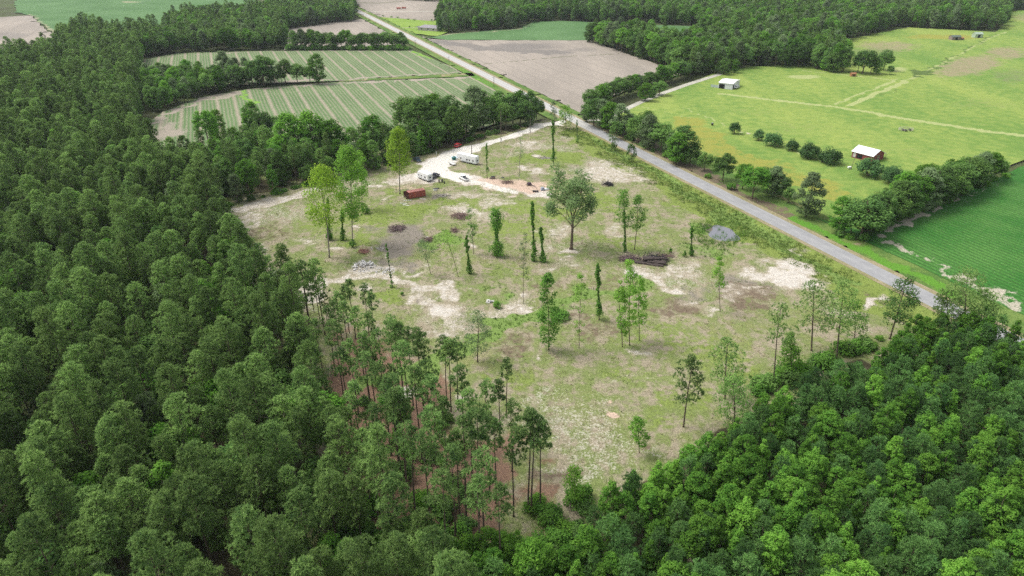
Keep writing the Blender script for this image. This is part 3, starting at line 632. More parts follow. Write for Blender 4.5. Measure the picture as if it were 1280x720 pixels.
G = poly_w([(857, 96, 0), (893, 92, 0), (930, 84, 0), (1000, 84, 0), (1052, 92, 0), (1062, 84, 0), (1036, 64, 0), (1056, 52, 0), (1123, 33, 0), (1137, 35, 0), (1250, 38, 0), (1262, 13, 0), (1420, 5, 0), (1420, -26, 0), (860, -26, 0), (874, 30, 0), (874, 46, 0), (860, 66, 0), (800, 50, 0), (738, 47, 0), (740, 52, 0), (762, 59, 0), (800, 73, 0), (855, 92, 0)])
H_ = poly_w([(545, 40, 0), (600, 38, 0), (648, 35, 0), (666, 27, 0), (700, 25, 0), (874, 31, 0), (860, -24, 0), (545, -26, 0), (555, 10, 0)])
H2 = poly_w([(480, -2, 0), (545, 3, 0), (555, -10, 0), (545, -26, 0), (436, -26, 0), (440, -6, 0)])

for x, y in scatter(A, 4.55, rg):
    if in_poly(np.array([x]), np.array([y]), THIN)[0] or rg.random() < .05: continue
    px, py = pj(x, y, 15)
    far = y > 330
    q = rg.random()
    if q < (.36 if far else .17): add('broadleaf_tree', x, y, rg.uniform(.9, 1.25), 'A')
    elif q < (.42 if far else .23): add('sweetgum_tree', x, y, rg.uniform(1.1, 1.6), 'A')
    else: add('pine_tree', x, y, rg.uniform(.68, 1.18), 'A')
for x, y in scatter(B, 6.0, rg): add(*(('broadleaf_tree', x, y, rg.uniform(.9, 1.35), 'B') if rg.random() < .62 else ('pine_tree', x, y, rg.uniform(.7, 1.0), 'B')))
for x, y in scatter(Bt, 11, rg): add('broadleaf_tree', x, y, rg.uniform(1.0, 1.4), 'far')
for x, y in scatter(D_, 5.4, rg):
    q = rg.random()
    if q < .1: continue
    add(*(('broadleaf_tree', x, y, rg.uniform(.75, 1.2), 'D') if q < .55 else ('pine_tree', x, y, rg.uniform(.62, .85), 'D') if q < .85 else ('sweetgum_tree', x, y, rg.uniform(1.0, 1.4), 'D')))
for x, y in scatter(F, 3.35, rg):
    if road_s(x, y) > -9: continue
    px, py = pj(x, y, 8)
    n = math.sin(x * .11 + 1) + math.sin(y * .13) + math.sin((x + y) * .06 + 2)
    pine = .55 + .16 * n - .25 * max(0, (900 - px) / 200)
    if py < 460: pine += .25
    if rg.random() < pine: add('young_pine_tree', x, y, rg.uniform(.75, 1.15), 'F')
    else: add('sweetgum_tree', x, y, rg.uniform(.75, 1.12), 'F')
for x, y in scatter(G, 7.0, rg): add(*(('broadleaf_tree', x, y, rg.uniform(.95, 1.5), 'G') if rg.random() < .72 else ('pine_tree', x, y, rg.uniform(.7, 1.0), 'G')))
for x, y in scatter(H_, 7.0, rg): add(*(('broadleaf_tree', x, y, rg.uniform(.95, 1.5), 'H') if rg.random() < .75 else ('pine_tree', x, y, rg.uniform(.7, 1.0), 'H')))
for x, y in scatter(H2, 8.0, rg): add('broadleaf_tree', x, y, rg.uniform(.8, 1.2), 'far')
# hedge rows and lone trees away from the clearing: base pixel, top pixel row
WIDE = {'road': 1.35, 'wind': 1.35, 'lane': 1.5, 'D': 1.15, 'H': 1.3, 'C': 1.35, 'G': 1.3, 'hedge_b': 1.15}
def lone(kind, bx, by, ty, area, spread=1.0):
    p = g(bx, by); h = height_at(bx, by, ty); add(kind, p.x, p.y, h / HREF[kind], area, wide=WIDE.get(area, 1) * rg.uniform(.85, 1.15) * spread)
for i in range(27):
    lone('broadleaf_tree', 366 + i * 5.4 + rg.uniform(-2, 2), 62 + rg.uniform(-1.5, 0), 40 + rg.uniform(-3, 3), 'hedge_b')
C_ = poly_w([(178, 104, 0), (230, 104, 0), (290, 101, 0), (345, 100, 0), (345, 105, 0), (309, 109, 0), (247, 121, 0), (190, 142, 0)])
for x, y in scatter(C_, 7, rg): add('broadleaf_tree', x, y, rg.uniform(.75, 1.2), 'C')
for bx, by, ty in ((283, 100, 66), (330, 107, 63), (316, 107, 74), (357, 104, 72), (372, 104, 78), (352, 103, 86), (398, 104.5, 68), (388, 104, 82), (268, 112, 82), (297, 109, 78), (163, 80, 56)):
    lone('broadleaf_tree', bx, by, ty, 'C')
# between the lower crop field and the clearing: tall trees that stand out
for bx, by, ty in ((275, 180, 138), (262, 190, 140), (318, 176, 128), (345, 174, 140), (332, 178, 132), (232, 196, 168), (512, 172, 112), (530, 170, 110), (524, 182, 120), (545, 168, 118), (552, 176, 128), (560, 172, 112), (592, 162, 110), (604, 160, 112), (616, 158, 116), (625, 156, 112), (640, 154, 110), (650, 153, 114), (664, 152, 112), (672, 149, 118), (655, 158, 120), (632, 163, 124), (584, 172, 130), (570, 178, 132), (465, 196, 146), (480, 192, 150), (440, 205, 160), (420, 205, 152), (395, 205, 140), (370, 205, 142), (545, 186, 145)):
    lone('broadleaf_tree', bx + rg.uniform(-2, 2), by, ty, 'D')
# pasture-side roadside row
for bx, by, ty in ((742, 158, 118), (752, 160, 126), (762, 165, 128), (775, 168, 132), (788, 166, 138), (797, 178, 140), (810, 186, 146), (818, 184, 150), (826, 190, 150), (851, 203, 156), (838, 196, 168), (880, 214, 188), (940, 248, 210), (966, 245, 210), (958, 240, 206), (975, 246, 216), (733, 152, 130), (770, 174, 150), (806, 176, 138), (845, 206, 166), (862, 206, 176), (903, 226, 186), (928, 236, 206), (985, 254, 234)):
    lone('broadleaf_tree', bx, by, ty, 'road')
lone('broadleaf_tree', 1007, 271, 219, 'road', 1.05)
# lane hedge between bare field and pasture
for i in range(24):
    q = i / 23; bx = 737 + (862 - 737) * q; by = 136 - 40 * q ** .9
    lone('broadleaf_tree', bx + rg.uniform(-2, 2), by - 2 + rg.uniform(-1, 1), by - 20 - rg.uniform(0, 8), 'lane')
for bx, by, ty in ((806, 126, 104), (824, 119, 98), (815, 122, 108)): lone('broadleaf_tree', bx, by, ty, 'lane')
# tall dark row along the bare field's far side
for i in range(22):
    q = i / 21; bx = 738 + 118 * q; by = 54 + 38 * q ** 1.15
    lone('broadleaf_tree', bx + rg.uniform(-2, 2), by + rg.uniform(-2, 0), by - 24 - 9 * q - rg.uniform(0, 6), 'H')
# trees round the far corner of the pasture
for bx, by, ty in ((1040, 90, 64), (1052, 90, 70), (1078, 92, 57), (1088, 92, 66), (1104, 88, 59), (1096, 92, 72), (1112, 93, 80), (1030, 88, 70), (1020, 86, 66), (905, 93, 72), (918, 91, 74), (1072, 90, 70)):
    lone('broadleaf_tree', bx, by, ty, 'G')
# windbreak between pasture and soybeans
WB = [(1047, 300, 246), (1062, 304, 262), (1075, 306, 240), (1085, 300, 244), (1098, 294, 236), (1106, 288, 232), (1116, 282, 224), (1128, 280, 222), (1138, 276, 220), (1150, 272, 212), (1160, 268, 210), (1172, 262, 206), (1182, 258, 198), (1190, 254, 196), (1200, 250, 192), (1208, 246, 190), (1220, 240, 192), (1230, 236, 190), (1240, 232, 196), (1252, 226, 198), (1120, 276, 214), (1148, 264, 206), (1185, 250, 200)]
for bx, by, ty in WB: lone('broadleaf_tree', bx, by - 9, ty + 1, 'wind')
# the thinned pine stand: trunk foot and crown top, by pixel
STAND = [(449, 523, 420), (465, 520, 410), (471, 524, 425), (514, 550, 425), (531, 530, 402), (489, 570, 448), (504, 617, 478), (509, 613, 470), (500, 600, 470), (545, 643, 510), (570, 683, 560), (575, 647, 535), (583, 650, 515), (599, 647, 505), (606, 693, 562), (642, 647, 540), (664, 643, 510), (660, 640, 505), (675, 637, 520), (633, 522, 443), (573, 513, 422), (564, 515, 418), (559, 508, 420), (517, 513, 410), (481, 505, 408), (440, 540, 430), (430, 500, 400), (620, 630, 520), (612, 622, 515), (590, 600, 480), (560, 600, 490), (547, 590, 470), (528, 580, 450), (470, 560, 440), (455, 585, 470), (480, 620, 500), (420, 470, 380), (440, 465, 372), (455, 470, 380), (470, 480, 385), (495, 490, 395), (505, 505, 400), (540, 560, 450), (625, 560, 470), (580, 560, 450), (610, 570, 475), (640, 590, 500), (520, 650, 530), (540, 670, 540), (600, 715, 590), (625, 725, 600), (560, 715, 590)]
for x, y in scatter(THIN, 7.2, rg):
    if rg.random() < (.75 if pj(x, y)[0] < 430 and pj(x, y)[1] < 500 else .2): add('pine_tree', x, y, rg.uniform(.8, 1.08), 'thin', 'thin_pine')
for bx, by, ty in STAND:
    p = g(bx, by); h = min(24, max(13, height_at(bx, by, ty))); add('pine_tree', p.x, p.y, h / 20, 'thin', 'thin_pine')
EDGEP = [(400, 400, 330), (393, 392, 336), (387, 402, 340), (445, 425, 345), (463, 430, 352), (437, 418, 352), (312, 352, 275), (322, 372, 282), (338, 385, 305), (348, 396, 315), (300, 330, 272), (362, 402, 345), (374, 405, 340), (470, 436, 362), (430, 440, 362), (412, 425, 365)]
for bx, by, ty in EDGEP:
    p = g(bx, by); h = min(22, max(11, height_at(bx, by, ty))); add('pine_tree', p.x, p.y, h / 20, 'edge', 'thin_pine')
# shrubs: under the stand, along the road row and hedges
for bx, by in [(rg.uniform(680, 725), rg.uniform(650, 700)) for _ in range(10)] + [(430 + 90 * q + rg.uniform(0, 110), 470 + 210 * q) for q in [rg.random() for _ in range(26)]] + [(rg.uniform(430, 560), rg.uniform(640, 725)) for _ in range(46)] + [(rg.uniform(560, 720), rg.uniform(690, 730)) for _ in range(34)] + [(548, 640), (665, 640), (672, 632), (540, 575), (500, 560), (715, 632), (725, 628), (730, 640)]:
    p = g(bx, by); add('shrub', p.x, p.y, rg.uniform(.6, 1.7), 'under')
for i in range(120):
    q = rg.random(); bx = 735 + 300 * q; by = 150 + 150 * q + rg.uniform(-3, 6)
    p = g(bx, by)
    if 7 < road_s(p.x, p.y) < 19: add('shrub', p.x, p.y, rg.uniform(.5, 1.3), 'verge')
for i in range(26):
    p = g(945 + i * 6 + rg.uniform(-5, 5), 492 - i * 2.4 + rg.uniform(-7, 4)); add('shrub', p.x, p.y, rg.uniform(.6, 1.9), 'edgewood')
for i in range(26):
    q = rg.random(); bx = 1100 + 95 * q; by = 330 + 50 * q + rg.uniform(-2, 2); p = g(bx, by)
    if road_s(p.x, p.y) > 6.5: add('shrub', p.x, p.y, rg.uniform(.35, .7), 'soyverge')
for bx, by, ty in WB:
    for k in range(2):
        p = g(bx + rg.uniform(-6, 6), by - 6 + rg.uniform(-1, 2)); add('shrub', p.x, p.y, rg.uniform(.7, 1.4), 'wind')
for i in range(44):
    p = g(362 + i * 3.5, 62.5 + rg.uniform(-.6, .3)); add('shrub', p.x, p.y, rg.uniform(1.2, 2.4), 'row')
for i in range(70):      # forest edge facing the clearing
    e = [(280, 263), (337, 248), (380, 236), (420, 228), (467, 216), (515, 199), (557, 189), (603, 174), (662, 160)]
    k = rg.randrange(8); q = rg.random()
    p = g(e[k][0] + (e[k + 1][0] - e[k][0]) * q, e[k][1] + (e[k + 1][1] - e[k][1]) * q - 2.5); add('shrub', p.x, p.y, rg.uniform(.5, 1.3), 'D')

# the 300 of each kind that show largest stand as trees of their own
WORDS = {
 'pine_tree': {'A': None, 'thin': ('tall thin pine with bare trunk in the open stand over red needle litter', 'pines of the thinned stand'), 'edge': ('slim pine with bare trunk at the sandy edge where forest meets clearing', 'pines along the forest edge by the clearing'),
   'B': ('dark pine in the far wood behind the striped crop fields', 'pines of the far wood'), 'D': ('pine in the tree belt between the striped crop field and the clearing', 'pines of the belt by the clearing'), 'G': ('pine in the large wood behind the bright pasture', 'pines behind the pasture'), 'H': ('pine in the wood behind the bare brown field', 'pines behind the bare field')},
 'broadleaf_tree': {'A': ('round broadleaf tree among the pines of the left forest', 'broadleaf trees among the pines'), 'B': ('rounded broadleaf tree in the far wood behind the striped crop fields', 'broadleaf trees of the far wood'), 'C': ('broadleaf tree in the clump between the two striped crop fields', 'trees between the crop fields'),
   'D': ('leafy broadleaf tree in the belt between striped crop field and clearing', 'broadleaf trees of the belt by the clearing'), 'G': ('broadleaf tree of the large wood behind the bright pasture', 'trees behind the pasture'), 'H': ('dark broadleaf tree of the wood along the bare brown field', 'trees behind the bare field'),
   'hedge_b': ('narrow tree in the straight dense row beside the far road', 'row of trees by the far road'), 'road': ('bushy roadside tree on the pasture side of the paved road', 'trees along the road by the pasture'), 'lane': ('low rounded tree lining the pale lane beside the bare field', 'trees lining the lane'),
   'wind': ('dark dense tree of the windbreak between pasture and soybean field', 'windbreak trees'), 'far': ('broadleaf tree in the farthest wood at the top of the picture', 'farthest trees')},
 'sweetgum_tree': {'A': ('bright green leafy tree poking up among the dark pines of the left forest', 'bright leafy trees among the pines'), 'F': None, 'D': ('pointed bright green tree in the belt beside the clearing', 'bright trees of the belt by the clearing')},
 'young_pine_tree': {'F': None},
 'shrub': {'under': ('leafy green shrub on the needle litter under the thinned pines', 'shrubs under the thinned pines'), 'verge': ('scrubby bush under the roadside trees by the pasture fence', 'bushes under the roadside trees'), 'soyverge': ('low round bush between paved road and soybean field', 'bushes between road and soybeans'), 'edgewood': ('leafy shrub under the sparse pines at the top edge of the young wood', 'shrubs along the young wood edge'), 'row': ('bush filling the foot of the straight tree row by the far road', 'bushes at the foot of the far tree row'), 'wind': ('bush at the foot of the windbreak beside the soybean field', 'bushes at the foot of the windbreak'), 'D': ('bush at the foot of the tree belt along the top of the clearing', 'bushes at the foot of the tree belt')}}
CATS = {'pine_tree': 'pine tree', 'broadleaf_tree': 'tree', 'sweetgum_tree': 'tree', 'young_pine_tree': 'pine tree', 'shrub': 'shrub'}
def words_for(c):
    name, area, x, y = c[0], c[7], c[3], c[4]
    wv = WORDS[name][area]
    if wv: return wv
    px, py = pj(x, y, HREF[name] * .7)
    if name == 'pine_tree':
        v = 'bottom' if py > 560 else 'middle' if py > 400 else 'upper'
        h = 'outer left' if px < 150 else 'inner' if px < 300 else 'clearing side'
        return ('dark green pine in the dense left forest, %s rows, %s part' % (v, h), 'pines of the dense left forest, %s rows, %s part' % (v, h))
    v = 'at the very bottom' if py > 620 else 'in its middle' if py > 500 else 'along its upper edge'
    h = 'left' if px < 920 else 'centre' if px < 1100 else 'right'
    what = 'bright green pointed leafy tree' if name == 'sweetgum_tree' else 'small dark pine'
    return ('%s in the young %s-hand wood, %s' % (what, 'right', v) + (', %s end' % h), '%ss of the young wood, %s, %s end' % (what, v, h))
STUFF = {'pine_tree': 'pine_forest', 'broadleaf_tree': 'broadleaf_forest', 'sweetgum_tree': 'leafy_forest', 'young_pine_tree': 'young_pine_forest', 'shrub': 'shrubbery'}
for kind in ('pine_tree', 'young_pine_tree', 'sweetgum_tree', 'broadleaf_tree', 'shrub'):
    L = [c for c in CAND if c[0] == kind]
    def key(c):
        px, py = pj(c[3], c[4], HREF[kind] * c[6] * .7)
        inside = -8 < px < 1288 and -8 < py < 735
        near = -140 < px < 1420 and py < 860
        return (0 if inside else 1 if near else 2, -HREF[kind] * c[6] / math.hypot(c[3], c[4]))
    L = sorted(((key(c), c) for c in L), key=lambda q: q[0])
    solo = [c for k, c in L if k[0] == 0][:300]
    ids = {id(c) for c in solo}
    rest = [c for k, c in L if k[0] < 2 and id(c) not in ids]
    # a mesh of each shape is used by at least one of the trees
    parts = ('stem', 'foliage') if kind == 'shrub' else ('trunk', 'crown')
    src = {}
    for c in solo:
        lab, grp = words_for(c)
        e = tree_thing(kind, (c[3], c[4], gz(Vector((c[3], c[4], 0))) - .05 if c[7] in ('thin', 'edge', 'under') else -.05), c[5], PROTO[c[1]][c[2]], lab, CATS[kind], grp, c[6], parts)
        e.scale = (c[6] * c[8], c[6] * c[8], c[6])
        if (c[1], c[2]) not in src: src[(c[1], c[2])] = list(e.children)
    print(kind, len(solo), 'alone,', len(rest), 'in the mass')
    if not rest: continue
    rest = [c if (c[1], c[2]) in src else [c[0], *random.Random(int(c[3] * 10)).choice(sorted(src)), *c[3:]] for c in rest]
    me = bpy.data.meshes.new(STUFF[kind])
    me.vertices.add(len(rest)); me.vertices.foreach_set('co', np.array([(c[3], c[4], -.05) for c in rest], np.float32).ravel())
    ks = sorted(src)
    for nm, ty, vals in (('rz', 'FLOAT', [c[5] for c in rest]), ('sc', 'FLOAT', [c[6] for c in rest]), ('wd', 'FLOAT', [c[6] * c[8] for c in rest]), ('kind_index', 'INT', [ks.index((c[1], c[2])) for c in rest])):
        a = me.attributes.new(nm, ty, 'POINT'); a.data.foreach_set('value', vals)
    so = link(STUFF[kind], me); tag(so, kind='stuff')
    ng = bpy.data.node_groups.new(STUFF[kind], 'GeometryNodeTree')
    ng.interface.new_socket('Geometry', in_out='INPUT', socket_type='NodeSocketGeometry'); ng.interface.new_socket('Geometry', in_out='OUTPUT', socket_type='NodeSocketGeometry')
    N = ng.nodes; K = ng.links.new
    gi = N.new('NodeGroupInput'); go = N.new('NodeGroupOutput'); jo = N.new('GeometryNodeJoinGeometry')
    def named(nm, ty):
        nd = N.new('GeometryNodeInputNamedAttribute'); nd.data_type = ty; nd.inputs['Name'].default_value = nm
        return nd.outputs['Attribute']
    arz, asc, awd, aki = named('rz', 'FLOAT'), named('sc', 'FLOAT'), named('wd', 'FLOAT'), named('kind_index', 'INT')
    cx = N.new('ShaderNodeCombineXYZ'); K(arz, cx.inputs['Z']); cs = N.new('ShaderNodeCombineXYZ'); K(awd, cs.inputs['X']); K(awd, cs.inputs['Y']); K(asc, cs.inputs['Z'])
    for i, k in enumerate(ks):
        j2 = N.new('GeometryNodeJoinGeometry')
        for ob in src[k]:
            oi = N.new('GeometryNodeObjectInfo'); oi.transform_space = 'ORIGINAL'; oi.inputs['Object'].default_value = ob; oi.inputs['As Instance'].default_value = False
            K(oi.outputs['Geometry'], j2.inputs[0])
        eq = N.new('FunctionNodeCompare'); eq.data_type = 'INT'; eq.operation = 'EQUAL'
        ii = [s for s in eq.inputs if s.type == 'INT']; K(aki, ii[0]); ii[1].default_value = i
        ip = N.new('GeometryNodeInstanceOnPoints')
        K(gi.outputs[0], ip.inputs['Points']); K(eq.outputs[0], ip.inputs['Selection']); K(j2.outputs[0], ip.inputs['Instance']); K(cx.outputs[0], ip.inputs['Rotation']); K(cs.outputs[0], ip.inputs['Scale'])
        K(ip.outputs[0], jo.inputs[0])
    K(jo.outputs[0], go.inputs[0])
    md = so.modifiers.new('stand', 'NODES'); md.node_group = ng
# ---------------------------------------------------------------- the trees left standing in the clearing, one by one
RT = np.random.default_rng(23)
def lean_of(bx, by, tx, ty):
    p = g(bx, by); h = height_at(bx, by, ty)
    q = g(tx, ty, h); return p, h, (q.x - p.x, 0.0)
def stand_tree(name, bx, by, tx, ty, wpx, label, style, group=None, cat='tree', **kw):
    p, h, ln = lean_of(bx, by, tx, ty); p.z = gz(p) - .05
    R = wpx / 2 / (ppm(by) * 1.0)
    if style == 'broad': geo = broad_geo(RT, H=h, R=R, lean=ln, **kw)
    elif style == 'vine': geo = vine_geo(RT, h, R, lean=ln, **kw)
    elif style == 'pine': geo = pine_geo(RT, H=h, R=R, lean=ln, **kw)
    return tree_thing(name, p, 0, geo, label, cat, group)
def oak():
    p, h, ln = lean_of(714, 312, 704, 210); p.z = gz(p) - .05
    s = h / 26
    mb = MB(); cen = []; rc = []
    fork = Vector((.1, 0, 9.5)) * s
    mb.tube([(0, 0, 0), (.02, 0, .8 * s), (.1, 0, 4 * s), fork], [.95 * s, .62 * s, .5 * s, .46 * s], 9)
    def limb(a, d, L, r, depth):
        a = Vector(a); d = Vector(d).normalized()
        b = a + d * L * .5 + Vector((RT.normal() * .3, RT.normal() * .3, .2)) * s; e = a + d * L + Vector((0, 0, L * .1))
        mb.tube([a, b, e], [r, r * .75, r * .5], 6, False)
        if depth == 0 or L < 2.2 * s:
            for q in (e, (b + e) / 2):
                cen.append(np.array(q + Vector(RT.normal(size=3) * .7 * s))); rc.append((1.3 + .8 * RT.random()) * s)
            return
        for k in range(3 if depth > 1 else 3):
            nd = d + Vector((RT.normal() * .55, RT.normal() * .55, .12 + RT.normal() * .3))
            limb(b.lerp(e, .35 + .32 * k), nd, L * (.62 + .14 * RT.random()), r * .52, depth - 1)
    for d, L, r, z in (((-.35, .1, 1), 7.2, .36, 9.5), ((.25, -.3, 1), 7.2, .33, 9.5), ((.55, .35, .8), 6.4, .26, 9.3), ((-.8, -.2, .75), 6.0, .2, 7.2), ((.75, -.3, .75), 5.8, .2, 6.8), ((-.5, .8, .7), 6, .22, 8.6), ((-.05, -.8, .75), 5.5, .2, 9)):
        limb((.1 * s, 0, z * s), d, L * s, r * s, 2)
    tm = mb.mesh('trunk', M['bark'], True)
    sq = np.array([.78, .78, 1.0])
    for q in tm.vertices: q.co.x *= .78; q.co.y *= .78
    v, f, ti = leaf_cloud(RT, np.array(cen) * sq, np.array(rc), 60, .46 * s, .75)
    tree_thing('oak_tree', p, 0, (tm, crown_mesh('crown', M['oak_leaf'], [(v, f, ti)])), 'large spreading grey green oak with bare lower limbs on a sandy ring', 'tree')
oak()
V, B_ = 'vine', 'broad'
